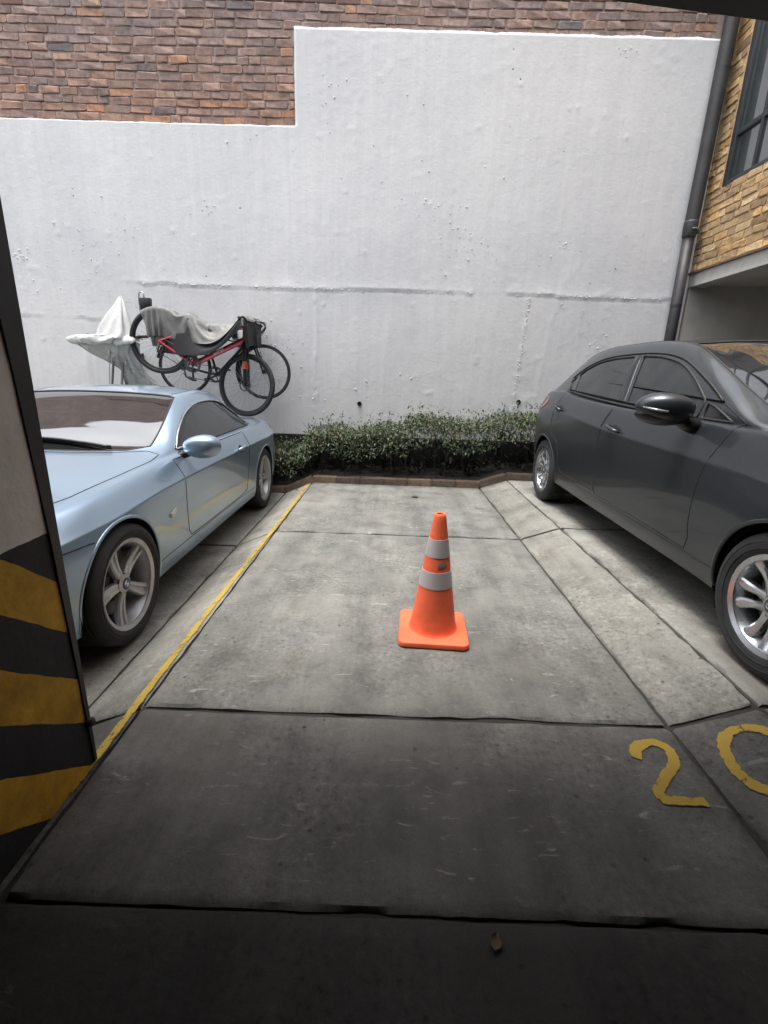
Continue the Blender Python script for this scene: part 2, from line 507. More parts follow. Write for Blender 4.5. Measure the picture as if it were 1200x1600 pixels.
M = dict(
    conc_mid=mat_concrete('bay_concrete', (0.176, 0.173, 0.158), 0.2, 0.0, 0.9),
    conc_fore_shade=mat_concrete('drive_concrete_shade', (0.125, 0.119, 0.110), 0.35, 3.0, 0.6),  # dirtier slab, with the roof's shade also put into its darker colour
    conc_near_shade=mat_concrete('entry_concrete_shade', (0.042, 0.039, 0.036), 0.3, 5.0, 0.6),  # oily slab, colour lowered further to stand in for shade under the ceiling
    conc_ramp=mat_concrete('ramp_concrete', (0.208, 0.201, 0.178), 0.22, 7.0, 0.7),
    conc_bay=mat_concrete('side_concrete', (0.232, 0.226, 0.203), 0.22, 11.0, 0.7),
    joint=plain('joint_dirt', (0.030, 0.027, 0.023), 0.95, bump=0.6),
    plaster=mat_plaster(),
    brick=mat_brick('wall_brick'),
    brick_rest=mat_brick('wall_brick_rest', True, [(0.16, 0.105, 0.095), (0.23, 0.14, 0.115), (0.13, 0.095, 0.09), (0.20, 0.13, 0.11)]),
    mortar=plain('mortar', (0.34, 0.265, 0.235), 0.95, bump=0.7, bscale=40),
    tanmortar=plain('tan_mortar', (0.46, 0.33, 0.18), 0.95, bump=0.7, bscale=40),
    farbrick=mat_brick_tex(),
    kerbbrick=mat_brick('kerb_brick'),
    yellow=mat_marking('yellow_line_paint', (0.42, 0.29, 0.045), (0.19, 0.186, 0.17), 0.46),
    digit=mat_marking('yellow_digit_paint', (0.40, 0.26, 0.04), (0.10, 0.096, 0.09), 0.43),
    pillar=mat_pillar(),
    guard=plain('black_edge_guard', (0.02, 0.019, 0.022), 0.5, bump=0.2),
    redpaint=plain('red_paint', (0.45, 0.03, 0.04), 0.5),
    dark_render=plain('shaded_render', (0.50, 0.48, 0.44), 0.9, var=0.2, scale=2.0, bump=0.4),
    lintel=plain('lintel_concrete', (0.42, 0.41, 0.38), 0.85, bump=0.4),
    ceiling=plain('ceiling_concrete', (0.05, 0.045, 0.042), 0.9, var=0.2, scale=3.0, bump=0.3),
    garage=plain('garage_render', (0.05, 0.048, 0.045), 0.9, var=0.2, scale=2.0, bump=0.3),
    pipe=plain('pipe_paint', (0.030, 0.029, 0.031), 0.55, var=0.25, scale=8),
    collar=plain('pipe_bracket', (0.16, 0.20, 0.21), 0.5, 0.4),
    frame=plain('window_frame', (0.035, 0.038, 0.042), 0.45),
    pane=mat_glass('window_pane', (0.03, 0.04, 0.042), 0.06),
    soil=plain('planter_soil', (0.012, 0.010, 0.008), 0.95, var=0.4, bump=1.0, bscale=25),
    leaf=mat_foliage(),
    stem=plain('stem_bark', (0.035, 0.028, 0.02), 0.9, bump=0.5),
    deadleaf=plain('dead_leaf', (0.075, 0.05, 0.03), 0.8, var=0.4),
    cone=plain('cone_orange', (0.82, 0.14, 0.058), 0.6, var=0.14, scale=9, bump=0.1, Specular_IOR_Level=0.4),
    collar_w=plain('cone_reflective_sleeve', (0.44, 0.395, 0.405), 0.45, var=0.06, scale=8, bump=0.15),
    sticker=plain('cone_sticker', (0.20, 0.19, 0.15), 0.5, var=0.5, scale=60),
    bluepaint=mat_paint('silver_blue_paint', (0.285, 0.385, 0.50), 0.75, 0.34, 0.10, (0.36, 0.34, 0.30)),
    greypaint=mat_paint('dark_grey_paint', (0.030, 0.035, 0.042), 0.60, 0.40, 0.11, (0.12, 0.125, 0.13), 0.65),
    glass=mat_glass('tinted_glass', (0.020, 0.022, 0.025), 0.04, 1.5, 0.0),
    screen=mat_glass('windscreen_glass'),
    glass2=mat_glass('tinted_glass_dusty', (0.016, 0.019, 0.021), 0.05, 1.45, 0.0),
    seal=plain('black_rubber_seal', (0.012, 0.012, 0.013), 0.6),
    seam=plain('panel_gap', (0.01, 0.01, 0.011), 0.9),
    trim=plain('bright_trim', (0.55, 0.56, 0.57), 0.28, 0.9),
    blackplastic=plain('black_plastic', (0.014, 0.014, 0.016), 0.32),
    tyre=plain('tyre_rubber', (0.022, 0.022, 0.023), 0.78, var=0.35, scale=14, bump=0.3),
    alloy=plain('dusty_alloy', (0.46, 0.47, 0.49), 0.42, 0.6, var=0.2, scale=10),
    alloy2=plain('bright_alloy', (0.60, 0.62, 0.64), 0.27, 0.9, var=0.08),
    rimdark=plain('rim_inside', (0.09, 0.09, 0.09), 0.55, 0.6, var=0.3),
    disc=plain('brake_disc', (0.17, 0.15, 0.14), 0.45, 0.8, var=0.3),
    well=plain('wheel_well', (0.006, 0.006, 0.007), 0.95),
    lampglass=plain('lamp_glass', (0.35, 0.37, 0.38), 0.12, 0.3, Coat_Weight=1.0),
    tailred=plain('tail_lamp_red', (0.30, 0.012, 0.02), 0.15, Coat_Weight=1.0),
    marker=plain('side_marker', (0.62, 0.60, 0.52), 0.3),
    roundel_b=plain('emblem_blue', (0.05, 0.16, 0.42), 0.3),
    roundel_w=plain('emblem_white', (0.7, 0.7, 0.7), 0.3),
    bikered=plain('red_bike_paint', (0.52, 0.022, 0.035), 0.3, var=0.08, Coat_Weight=0.6),
    bikeblack=plain('black_bike_paint', (0.016, 0.016, 0.018), 0.35),
    bikegrey=plain('grey_bike_paint', (0.09, 0.09, 0.085), 0.45),
    chrome=plain('bike_steel', (0.45, 0.45, 0.45), 0.35, 0.9),
    wire=plain('spoke_wire', (0.32, 0.32, 0.32), 0.4, 0.8),
    letter=plain('white_lettering', (0.75, 0.74, 0.72), 0.5),
    orange=plain('orange_decal', (0.55, 0.12, 0.03), 0.45),
    greycloth=mat_cover('grey_rain_cover', (0.09, 0.088, 0.085), (0.25, 0.245, 0.235), 0.1, 1.0, 0.55),
    blackcloth=mat_cover('black_rain_cover', (0.010, 0.010, 0.012), (0.024, 0.024, 0.028), 0.02, 1.0, 0.65),
    plasticsheet=mat_cover('white_plastic_wrap', (0.70, 0.71, 0.70), (0.88, 0.89, 0.88), 0.4, 0.95, 0.25),
    clearsheet=mat_cover('clear_plastic_wrap', (0.42, 0.44, 0.42), (0.68, 0.70, 0.67), 0.4, 0.45, 0.2),
)

# ================================================================== THE SETTING
LEFT_Z, RIGHT_Z = -0.145, 0.11
XL0, XL1, XR0, XR1 = -1.25, -0.92, 1.11, 1.43
KERB_Y = 5.50
WALL_Y = 6.40

def zg(x):
    """height of the stepped parking floor"""
    if x <= XL0: return LEFT_Z
    if x < XL1: return LEFT_Z * (XL1 - x) / (XL1 - XL0)
    if x <= XR0: return 0.0
    if x < XR1: return RIGHT_Z * (x - XR0) / (XR1 - XR0)
    return RIGHT_Z

g = G()
g.add([(-150, -150, -0.24), (150, -150, -0.24), (150, 150, -0.24), (-150, 150, -0.24)], [(0, 1, 2, 3)])
ground = tag(g.build('ground', M['joint'], smooth=False), kind='structure')

def slab(x0, x1, y0, y1, mat, res=0.05, gap=0.007, seed=1, chip=0.5, name='concrete_slab', gy=(0.01, 0.01)):
    y0, y1 = y0 + gy[0] - gap, y1 - gy[1] + gap
    xs = np.linspace(x0 + gap, x1 - gap, max(6, int((x1 - x0) / res)))
    ys = np.linspace(y0 + gap, y1 - gap, max(6, int((y1 - y0) / res)))
    xs = np.sort(np.unique(np.concatenate([xs, [x0 + gap + 0.012, x1 - gap - 0.012]])))
    ys = np.sort(np.unique(np.concatenate([ys, [y0 + gap + 0.012, y1 - gap - 0.012]])))
    nx, ny = len(xs), len(ys)
    XX, YY = np.meshgrid(xs, ys, indexing='ij')
    ZZ = np.vectorize(zg)(XX) + (fbm(XX * 2.2, YY * 2.2, seed) - 0.45) * 0.004 + (vn(XX * 9, YY * 9, seed + 5) - 0.5) * 0.0022
    def chipn(a, b):
        n = fbm(a * 7, b * 7, seed + 31, 4)
        return np.clip((n - 0.52) * 0.07, 0, 0.014) * chip + (vn(a * 40, b * 40, seed + 3) - 0.5) * 0.004
    X2, Y2 = XX.copy(), YY.copy()
    X2[0, :] += chipn(XX[0, :], YY[0, :]); X2[-1, :] -= chipn(XX[-1, :], YY[-1, :])
    Y2[:, 0] += chipn(XX[:, 0], YY[:, 0]); Y2[:, -1] -= chipn(XX[:, -1], YY[:, -1])
    X2[1, :] = np.maximum(X2[1, :], X2[0, :] + 0.004); X2[-2, :] = np.minimum(X2[-2, :], X2[-1, :] - 0.004)
    Y2[:, 1] = np.maximum(Y2[:, 1], Y2[:, 0] + 0.004); Y2[:, -2] = np.minimum(Y2[:, -2], Y2[:, -1] - 0.004)
    drop = 0.004 + 0.008 * vn(XX * 12, YY * 12, seed + 8)
    for sl in ((0, slice(None)), (-1, slice(None)), (slice(None), 0), (slice(None), -1)):
        ZZ[sl] -= drop[sl]
    G_ = G()
    v = [(X2[i, j], Y2[i, j], ZZ[i, j]) for i in range(nx) for j in range(ny)]
    f = [(i * ny + j, (i + 1) * ny + j, (i + 1) * ny + j + 1, i * ny + j + 1) for i in range(nx - 1) for j in range(ny - 1)]
    ring = [i * ny for i in range(nx)] + [(nx - 1) * ny + j for j in range(1, ny)] + [i * ny + ny - 1 for i in range(nx - 2, -1, -1)] + [j for j in range(ny - 2, 0, -1)]
    b = len(v)
    v += [(v[k][0], v[k][1], -0.235) for k in ring]
    L = len(ring)
    f += [(ring[k], b + k, b + (k + 1) % L, ring[(k + 1) % L]) for k in range(L)]
    G_.add(v, f)
    return G_.build(name, mat, ground, smooth=40, fix=True)

rows = [(-6.0, 0.81, 'conc_near_shade', 0.06, (0.01, 0.005)), (0.81, 1.50, 'conc_fore_shade', 0.035, (0.005, 0.010)), (1.50, 3.65, 'conc_mid', 0.04, (0.010, 0.016)), (3.65, KERB_Y, 'conc_mid', 0.05, (0.016, 0.004))]
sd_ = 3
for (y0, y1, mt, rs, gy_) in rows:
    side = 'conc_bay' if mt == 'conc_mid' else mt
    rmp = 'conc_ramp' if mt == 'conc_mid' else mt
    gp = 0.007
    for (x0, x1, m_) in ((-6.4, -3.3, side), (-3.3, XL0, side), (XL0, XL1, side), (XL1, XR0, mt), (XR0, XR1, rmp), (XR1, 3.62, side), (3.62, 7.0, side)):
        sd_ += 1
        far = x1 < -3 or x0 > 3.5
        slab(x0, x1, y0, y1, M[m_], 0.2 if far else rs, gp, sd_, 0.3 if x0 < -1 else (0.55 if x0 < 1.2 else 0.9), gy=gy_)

xs_ = np.arange(-6.4, 7.0, 0.05); ys_ = np.concatenate([np.arange(-6, 0.4, 0.4), np.arange(0.4, KERB_Y, 0.06)])
gj = G().add([(x, y, zg(x) - 0.017 + 0.010 * (float(vn(x * 9, y * 9, 7)) - 0.5)) for x in xs_ for y in ys_],
    [(i * len(ys_) + k, (i + 1) * len(ys_) + k, (i + 1) * len(ys_) + k + 1, i * len(ys_) + k + 1) for i in range(len(xs_) - 1) for k in range(len(ys_) - 1)])
gj.build('joint_fill', M['joint'], ground, smooth=True, fix=False)

def ribbon(name, pts, width, mat, dz=0.0045, n=8, rag=0.0, seed=0, taper=None):
    """a painted stripe lying on the floor"""
    P = [np.array(p[:2], float) for p in pts]
    v = []; f = []
    for i, p in enumerate(P):
        t = P[min(i + 1, len(P) - 1)] - P[max(i - 1, 0)]
        t = t / np.linalg.norm(t); s = np.array([-t[1], t[0]])
        w = width if taper is None else width * taper[i]
        e0 = (vn(i * 0.37, 0.5, seed) + .6 * vn(i * 1.3, 3.5, seed) - 0.8) * rag; e1 = (vn(i * 0.41, 9.5, seed) + .6 * vn(i * 1.1, 5.5, seed) - 0.8) * rag
        for k in range(n + 1):
            u = -0.5 + k / n
            q = p + s * (u * w + (e0 if k == 0 else e1 if k == n else 0))
            v.append((q[0], q[1], zg(q[0]) + dz))
    m = n + 1
    for i in range(len(P) - 1):
        for k in range(n):
            f.append((i * m + k, i * m + k + 1, (i + 1) * m + k + 1, (i + 1) * m + k))
    o = G().add(v, f).build(name, mat, ground, smooth=False, fix=False)
    at = o.data.attributes.new('core', 'FLOAT', 'POINT')
    L = len(P)
    at.data.foreach_set('value', [min(1 - abs(2 * k / n - 1), (0.12 + 0.3 * min(i, L - 1 - i))) for i in range(L) for k in range(n + 1)])
    return o

ribbon('painted_line', [(-0.957 + 0.006 * math.sin(y * 2), y) for y in np.arange(1.1, KERB_Y - 0.01, 0.025)], 0.064, M['yellow'], rag=0.006)

two = [(0.896, 1.328), (0.928, 1.383), (0.999, 1.407), (1.037, 1.376), (1.02, 1.312), (0.958, 1.253), (0.908, 1.203), (0.898, 1.161), (0.965, 1.159), (1.038, 1.16)]
two_a = catmull(two[:8], 12)
ribbon('painted_digit', two_a, 0.047, M['digit'], rag=0.004, seed=3)
ribbon('painted_digit', [tuple(np.array(two[7]) * (1 - u) + np.array(two[9]) * u) for u in np.linspace(-.08, 1, 24)], 0.043, M['digit'], dz=0.0058, rag=0.004, seed=4)
zero = [(1.313, 1.415), (1.249, 1.402), (1.209, 1.348), (1.191, 1.268), (1.204, 1.201), (1.243, 1.167), (1.308, 1.186), (1.363, 1.251), (1.383, 1.333), (1.362, 1.388)]
zc = catmull(zero, 12, True); zc.append(zc[0]); zc.append(zc[1])
ribbon('painted_digit', zc, 0.050, M['digit'], rag=0.004, seed=5)

# ---- brick kerb along the planter
def brick_mesh(name, mat, seed, bev=0.06, jit=0.03):
    """a worn unit brick, front towards -Y"""
    r = random.Random(seed)
    bm = bmesh.new()
    bmesh.ops.create_cube(bm, size=1)
    bmesh.ops.bevel(bm, geom=list(bm.edges), offset=bev, segments=1, affect='EDGES')
    for v in bm.verts:
        v.co += Vector((r.uniform(-jit, jit) * 0.5, r.uniform(-jit, jit) * 1.5, r.uniform(-jit, jit) * 1.6))
    me = bpy.data.meshes.new(name)
    bm.to_mesh(me); bm.free()
    me.materials.append(mat)
    return me

kerb = tag(empty('kerb'), kind='structure')
kms = [brick_mesh('kerb_brick', M['kerbbrick'], 100 + i) for i in range(5)]
def kerb_run(x0, x1):
    n = max(1, round((x1 - x0) / 0.30))
    z0, z1 = zg(x0), zg(x1)
    ang = math.atan2(z1 - z0, x1 - x0)
    L = math.hypot(x1 - x0, z1 - z0) / n
    for i in range(n):
        u = (i + 0.5) / n
        o = link('brick', random.choice(kms), kerb)
        o.location = (x0 + (x1 - x0) * u, KERB_Y + 0.06 + random.uniform(-0.004, 0.004), z0 + (z1 - z0) * u + 0.022 + random.uniform(-0.003, 0.002))
        o.scale = (L - 0.004, 0.11, 0.10)
        o.rotation_euler = (random.uniform(-0.02, 0.02), -ang + random.uniform(-0.012, 0.012), 0)
        c = random.choice([(0.17, 0.125, 0.09), (0.20, 0.145, 0.105), (0.15, 0.12, 0.095), (0.23, 0.17, 0.12)])
        o.color = (*c, 1)
for a, b in ((-3.4, XL0), (XL0, XL1), (XL1, XR0), (XR0, XR1), (XR1, 3.6)):
    kerb_run(a, b)

# ---- planter soil
xs_ = np.linspace(-6.4, 3.64, 90)
gs = G()
gs.add([(x, y, zg(x) + 0.02 + 0.05 * fbm(x * 3, y * 3 + k, 5) + (0.0 if k == 0 else 0.03)) for x in xs_ for k, y in enumerate((KERB_Y + 0.1, 5.8, 6.1, WALL_Y + 0.05))],
       [(i * 4 + k, (i + 1) * 4 + k, (i + 1) * 4 + k + 1, i * 4 + k + 1) for i in range(len(xs_) - 1) for k in range(3)])
tag(gs.build('planter_soil', M['soil'], smooth=True), kind='structure')

# ================================================================== back wall
wall = tag(empty('boundary_wall', (0, WALL_Y, 0)), 'tall back wall, white render below weathered brown bricks, bicycles hanging on it', 'wall')
STEP_X, STEP_Z, TOP_Z = -1.215, 4.005, 4.93
BR_TOP = 5.33
# core behind the facing
g = G().box((-9, 0.007, -0.3), (3.66, 0.35, 5.33))
g.build('core', M['mortar'], wall, smooth=False)
G().box((-9, 0.0, BR_TOP), (3.66, 0.35, 6.5)).build('upper_brickwork', M['farbrick'], wall, smooth=False)
G().box((-9, -0.006, STEP_Z), (-4.85, 0.0065, BR_TOP - 0.002)).build('side_brickwork', M['farbrick'], wall, smooth=False)
# render coat with real relief
dx = 0.024
xs = np.arange(-6.2, 3.655, dx); zs = np.arange(-0.16, TOP_Z + 0.001, dx)
nx, nz = len(xs), len(zs)
XX, ZZ = np.meshgrid(xs, zs, indexing='ij')
dep = (fbm(XX * 0.7, ZZ * 0.7, 2, 3) - 0.45) * 0.010
dep += (fbm(XX * 4, ZZ * 3, 9, 3) - 0.45) * 0.0028
dep += (fbm(XX * 16, ZZ * 9, 11, 2) - 0.37) * 0.0032
patch = np.clip((fbm(XX * 1.7, ZZ * 1.7, 21, 2) - 0.40) * 6, 0, 1)
dep += patch * np.clip(fbm(XX * 15, ZZ * 16, 23, 2) - 0.44, 0, 1) * 0.013
dep += (vn(XX * 5.0, ZZ * 0.4, 14) - 0.5) * 0.0016          # trowel and board streaks
rd = np.exp(-((vn(XX * 2.3, ZZ * 0.25, 41) - 0.5) / 0.03) ** 2) * 0.003
dep += rd
def ledge(zline, x0, x1, amp, seed):
    zl = zline + (fbm(XX * 1.3, XX * 0 + 3.3, seed, 4) - 0.47) * 0.035
    on = np.clip((XX - x0) * 6, 0, 1) * np.clip((x1 - XX) * 6, 0, 1)
    keep = np.clip((fbm(XX * 2.6, XX * 0 + 7.7, seed + 2, 3) - 0.30) * 5, 0.08, 1) * (0.5 + 0.8 * vn(XX * 11, XX * 0 + 2.2, seed + 6))
    d = ZZ - zl
    lip = np.where(d > 0, np.exp(-d / 0.07), 0.0) * amp * keep
    groove = -np.exp(-((d + 0.010) / 0.013) ** 2) * 0.009 * keep * (0.4 + 1.2 * vn(XX * 6, XX * 0, seed + 5))
    return on * (lip + groove)
dep += ledge(2.29, -3.65, 3.6, 0.012, 51)
dep += ledge(1.86, -6.2, -3.6, 0.012, 61)
dep += np.where(np.abs(XX + 1.0 + 0.01 * np.sin(ZZ * 6)) < 0.014, 0.006, 0) * (ZZ < 2.28) * (ZZ > 0.9)
cr = XX - (1.70 - (2.28 - ZZ) * 0.05 + 0.03 * (fbm(ZZ * 4, ZZ * 0, 71, 3) - 0.45))
dep += np.where(np.abs(cr) < 0.016, 0.007 * (vn(ZZ * 18, ZZ * 0 + 1, 73) - 0.35), 0) * (ZZ < 2.28)
for k in range(150):                                        # spatter knobs
    cx, cz = random.uniform(-4.8, 3.5), random.uniform(0.7, 4.9)
    rr = random.uniform(0.008, 0.02)
    dep += np.exp(-(((XX - cx) ** 2 + (ZZ - cz) ** 2) / rr ** 2)) * random.uniform(0.003, 0.009)
dep = np.clip(dep, -0.02, 0.05)
def keepq(i, j):
    x = 0.5 * (xs[i] + xs[i + 1]); z = 0.5 * (zs[j] + zs[j + 1])
    return not (x < STEP_X and z > STEP_Z)
V = []; idx = {}
F = []
iS = int(np.searchsorted(xs, STEP_X)); jS = int(np.searchsorted(zs, STEP_Z))
for i in range(nx - 1):
    for j in range(nz - 1):
        if i < iS and j >= jS: continue
        q = []
        for (a, b) in ((i, j), (i + 1, j), (i + 1, j + 1), (i, j + 1)):
            if (a, b) not in idx:
                idx[(a, b)] = len(V)
                x, z = xs[a], zs[b]
                if b == jS and a <= iS: z = STEP_Z + 0.012 * (vn(x * 7, 0.3, 81) - 0.5) + 0.006 * (vn(x * 31, 0.3, 82) - 0.5)
                if a == iS and b >= jS: x = STEP_X + 0.010 * (vn(z * 7, 0.3, 83) - 0.5) + 0.006 * (vn(z * 31, 0.3, 84) - 0.5)
                if b == nz - 1: z = TOP_Z + 0.016 * (vn(x * 5, 0.3, 85) - 0.5) + 0.008 * (vn(x * 28, 0.3, 86) - 0.5)
                V.append((x, -0.018 - dep[a, b], z))
            q.append(idx[(a, b)])
        F.append(tuple(q))
# returns of the coat along its ragged upper edge
edge = [(a, jS) for a in range(0, iS + 1)] + [(iS, b) for b in range(jS + 1, nz)] + [(a, nz - 1) for a in range(iS + 1, nx)]
b0 = len(V)
for e in edge:
    p = V[idx[e]]; V.append((p[0], 0.035, p[2]))
for k in range(len(edge) - 1):
    F.append((idx[edge[k]], idx[edge[k + 1]], b0 + k + 1, b0 + k))
g = G().add(V, F)
coat = g.build('render_coat', M['plaster'], wall, smooth=True, fix=False)
tag(coat, 'rough white painted render with ragged stepped upper edge')
# spatter, crumbs along the pour line and the crack, left standing in the paint
g = G()
def crumb(x, z, r):
    i = min(nx - 1, max(0, int((x - xs[0]) / dx))); j = min(nz - 1, max(0, int((z - zs[0]) / dx)))
    y = -0.018 - dep[i, j] + r * 0.10
    a = random.uniform(0, 6.28)
    ring = [(x + r * random.uniform(.7, 1.2) * math.cos(a + k * math.pi / 3), y - r * 0.15, z + r * random.uniform(.6, 1.2) * math.sin(a + k * math.pi / 3)) for k in range(6)]
    top = [(x + (p[0] - x) * .55, y - r * random.uniform(.5, .8), z + (p[2] - z) * .55 + r * .1) for p in ring]
    g.add(ring + top, [(k, (k + 1) % 6, 6 + (k + 1) % 6, 6 + k) for k in range(6)] + [(6, 7, 8, 9, 10, 11)])
for c_ in range(46):
    cx, cz, sp = random.uniform(-4.7, 3.4), random.uniform(0.9, 4.85), random.uniform(0.03, 0.28)
    for k in range(random.randint(2, 14)):
        x, z = random.gauss(cx, sp), random.gauss(cz, sp * 0.7)
        if x > 3.55 or z > TOP_Z - 0.03 or (x < STEP_X + 0.02 and z > STEP_Z - 0.03): continue
        crumb(x, z, random.choice([random.uniform(0.004, 0.009), random.uniform(0.005, 0.012), random.uniform(0.008, 0.016)]))
for k in range(420):
    x = random.uniform(-3.6, 3.5)
    if float(fbm(x * 2.6, 7.7, 53, 3)) < 0.40: continue
    crumb(x, 2.285 + (float(fbm(x * 1.3, 3.3, 51, 4)) - 0.47) * 0.035 + random.gauss(0.010, 0.010), random.uniform(0.005, 0.013))
for k in range(110):
    z = random.uniform(0.9, 2.26)
    crumb(1.70 - (2.28 - z) * 0.05 + random.gauss(0, 0.012), z, random.uniform(0.005, 0.012))
tag(g.build('spatter', M['plaster'], wall, smooth=True, fix=False), kind='stuff')
# weep holes
for (hx, hz) in ((-0.42, 0.90), (1.70, 0.99), (-3.0, 0.4)):
    G().lathe([(-0.026, 0.030), (-0.034, 0.030), (-0.034, 0.022), (0.03, 0.022)], 'y', 14, (hx, 0, hz)).build('weep_hole', M['seam'], wall)

G().box((-6.3, -0.075, -0.2), (3.64, -0.012, 0.47)).build('plinth', plain('bitumen_plinth', (0.010, 0.011, 0.012), 0.75, var=0.4, scale=5, bump=0.5), wall, smooth=False)
# bricks, each its own piece
bms = [brick_mesh('wall_brick', M['brick'], 200 + i, 0.09, 0.075) for i in range(12)]
cands = []
CH = 0.081
z = TOP_Z
row = 0
def lay_row(zc, x0, x1, ch):
    x = x0 - random.uniform(0, 0.2)
    while x < x1:
        L = random.choice([0.13, 0.21, 0.25, 0.26, 0.28, 0.30, 0.23])
        a, b = max(x, x0), min(x + L, x1)
        if b - a > 0.05: cands.append((a, b, zc, ch))
        x += L
zrow = STEP_Z + 0.004
while zrow < BR_TOP:
    if zrow + CH * 0.6 < TOP_Z: lay_row(zrow + CH / 2, -4.85, STEP_X - 0.006, CH)
    else: lay_row(zrow + CH / 2, -4.85, 3.42, CH)
    zrow += CH
def seen(c):
    p = Vector(((c[0] + c[1]) / 2, WALL_Y, c[2]))
    q = cam.matrix_world.inverted() @ p
    return 800 + 725 * q.y / q.z          # pixel row, larger = lower in the frame
cands.sort(key=lambda c: -seen(c))
pal = [(0.36, 0.245, 0.20), (0.39, 0.26, 0.21), (0.335, 0.25, 0.22), (0.38, 0.275, 0.235), (0.345, 0.25, 0.225), (0.41, 0.285, 0.225), (0.315, 0.235, 0.215), (0.365, 0.255, 0.22)]
rest = G()
for k, (a, b, zc, ch) in enumerate(cands):
    loc = ((a + b) / 2, 0.020 + random.uniform(-0.005, 0.004), zc + random.uniform(-0.003, 0.003) + 0.008 * math.sin(a * 1.4 + zc * 2))
    scl = (b - a - random.uniform(0.009, 0.016), 0.052, ch - random.uniform(0.010, 0.017))
    if k < 300:
        o = link('brick', random.choice(bms), wall)
        o.location = loc; o.scale = scl
        o.rotation_euler = (random.uniform(-0.04, 0.03), random.uniform(-0.014, 0.014), random.uniform(-0.02, 0.02))
        c = random.choice(pal)
        u = random.random()
        if u < 0.014: c = (0.56, 0.36, 0.18)
        elif u < 0.045: c = (0.46, 0.27, 0.18)
        elif u < 0.07: c = (0.22, 0.185, 0.18)
        w = random.uniform(0.9, 1.1)
        q = min(1, max(0, (zc - 4.0) / 0.9))                # lower courses redder, upper ones greyer
        c = (c[0] * (1.06 - 0.10 * q), c[1] * (0.97 + 0.03 * q), c[2] * (0.92 + 0.12 * q))
        o.color = (c[0] * w, c[1] * w, c[2] * w, 1)
    else:
        rest.bbox(np.array(loc) - np.array(scl) / 2, np.array(loc) + np.array(scl) / 2, 0.006)
if rest.v:
    tag(rest.build('brickwork', M['brick_rest'], wall, smooth=False), kind='stuff')

# ================================================================== building on the right
FX = 3.65
bld = tag(empty('brick_building', (FX, 0, 0)), 'building with tan stone brick upper floor overhanging beside the drainpipe', 'building')
WY0, WY1, WZ0, WZ1 = 3.6, 6.12, 3.42, 5.7
BZ = 2.585
g = G()
g.box((0, -0.5, BZ + 0.02), (0.25, WALL_Y - 0.001, WZ0))
g.box((0, WY1, WZ0), (0.25, WALL_Y - 0.001, WZ1))
g.box((0, -0.5, WZ0), (0.25, WY0, WZ1))
g.box((0, -0.5, WZ1), (0.25, WALL_Y + 0.3, 7.2))
g.build('facade', M['tanmortar'], bld, smooth=False)
G().box((-0.004, 1.0, 2.44), (0.20, WALL_Y - 0.002, BZ)).build('lintel', M['lintel'], bld, smooth=False)
G().box((-0.035, 1.0, BZ), (0.02, WALL_Y - 0.003, BZ + 0.018)).build('drip_edge', plain('drip_edge_paint', (0.12, 0.075, 0.05), 0.7), bld, smooth=False)
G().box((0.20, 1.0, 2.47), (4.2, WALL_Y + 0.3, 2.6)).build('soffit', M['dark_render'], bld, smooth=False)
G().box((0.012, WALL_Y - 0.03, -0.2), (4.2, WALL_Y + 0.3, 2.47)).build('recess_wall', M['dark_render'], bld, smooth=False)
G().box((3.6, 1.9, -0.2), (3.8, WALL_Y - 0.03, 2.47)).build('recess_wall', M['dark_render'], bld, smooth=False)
tb = [brick_mesh('tan_brick', M['brick'], 300 + i, 0.09, 0.06) for i in range(8)]
tpal = [(0.47, 0.32, 0.16), (0.52, 0.36, 0.19), (0.42, 0.29, 0.16), (0.50, 0.32, 0.15), (0.38, 0.26, 0.15), (0.53, 0.39, 0.23)]
zz = BZ + 0.024
while zz < 5.35:
    c_h = 0.082
    y = WALL_Y - 0.005 - random.uniform(-0.1, 0.1)
    while y > (4.75 if zz > WZ0 else 3.3):
        L = random.choice([0.12, 0.21, 0.22, 0.24])
        y1 = min(y, WALL_Y - 0.006); y0 = y - L
        if zz + c_h * 0.5 > WZ0 and zz < WZ1: y0 = max(y0, WY1 + 0.004)
        if y1 - y0 > 0.05 and y1 <= WALL_Y:
            o = link('brick', random.choice(tb), bld)
            o.location = (0.012 + random.uniform(-0.004, 0.006), (y0 + y1) / 2, zz + c_h / 2)
            o.scale = (y1 - y0 - 0.013, 0.05, c_h - 0.014)
            o.rotation_euler = (random.uniform(-0.03, 0.03), 0, -math.pi / 2 + random.uniform(-0.02, 0.02))
            c = random.choice(tpal); w = random.uniform(0.85, 1.1)
            if random.random() < 0.06: c = (0.26, 0.17, 0.10)
            o.color = (c[0] * w, c[1] * w, c[2] * w, 1)
        y -= L
    zz += c_h
win = empty('window', (0, 0, 0), parent=bld)
g = G()
fx0, fx1 = 0.0, 0.07
g.bbox((fx0, WY1 - 0.075, WZ0 + 0.001), (fx1, WY1 - 0.002, WZ1 - 0.001), 0.006)
g.bbox((fx0 + 0.003, WY0, WZ0 + 0.002), (fx1, WY1 - 0.06, WZ0 + 0.05), 0.006)
g.bbox((fx0 + 0.003, WY0, WZ1 - 0.05), (fx1, WY1 - 0.06, WZ1 - 0.002), 0.006)
g.build('frame', M['frame'], win)
G().bbox((fx0 + 0.008, WY0, 3.89), (fx1 - 0.01, WY1 - 0.07, 3.945), 0.006).build('transom', M['frame'], win)
mull = [5.68, 5.24, 4.80, 4.36, 3.92]
for my in mull:
    G().bbox((fx0 + 0.012, my - 0.022, WZ0 + 0.03), (fx1 - 0.012, my + 0.022, WZ1 - 0.03), 0.005).build('mullion', M['frame'], win)
ed = [WY1 - 0.07] + mull + [WY0]
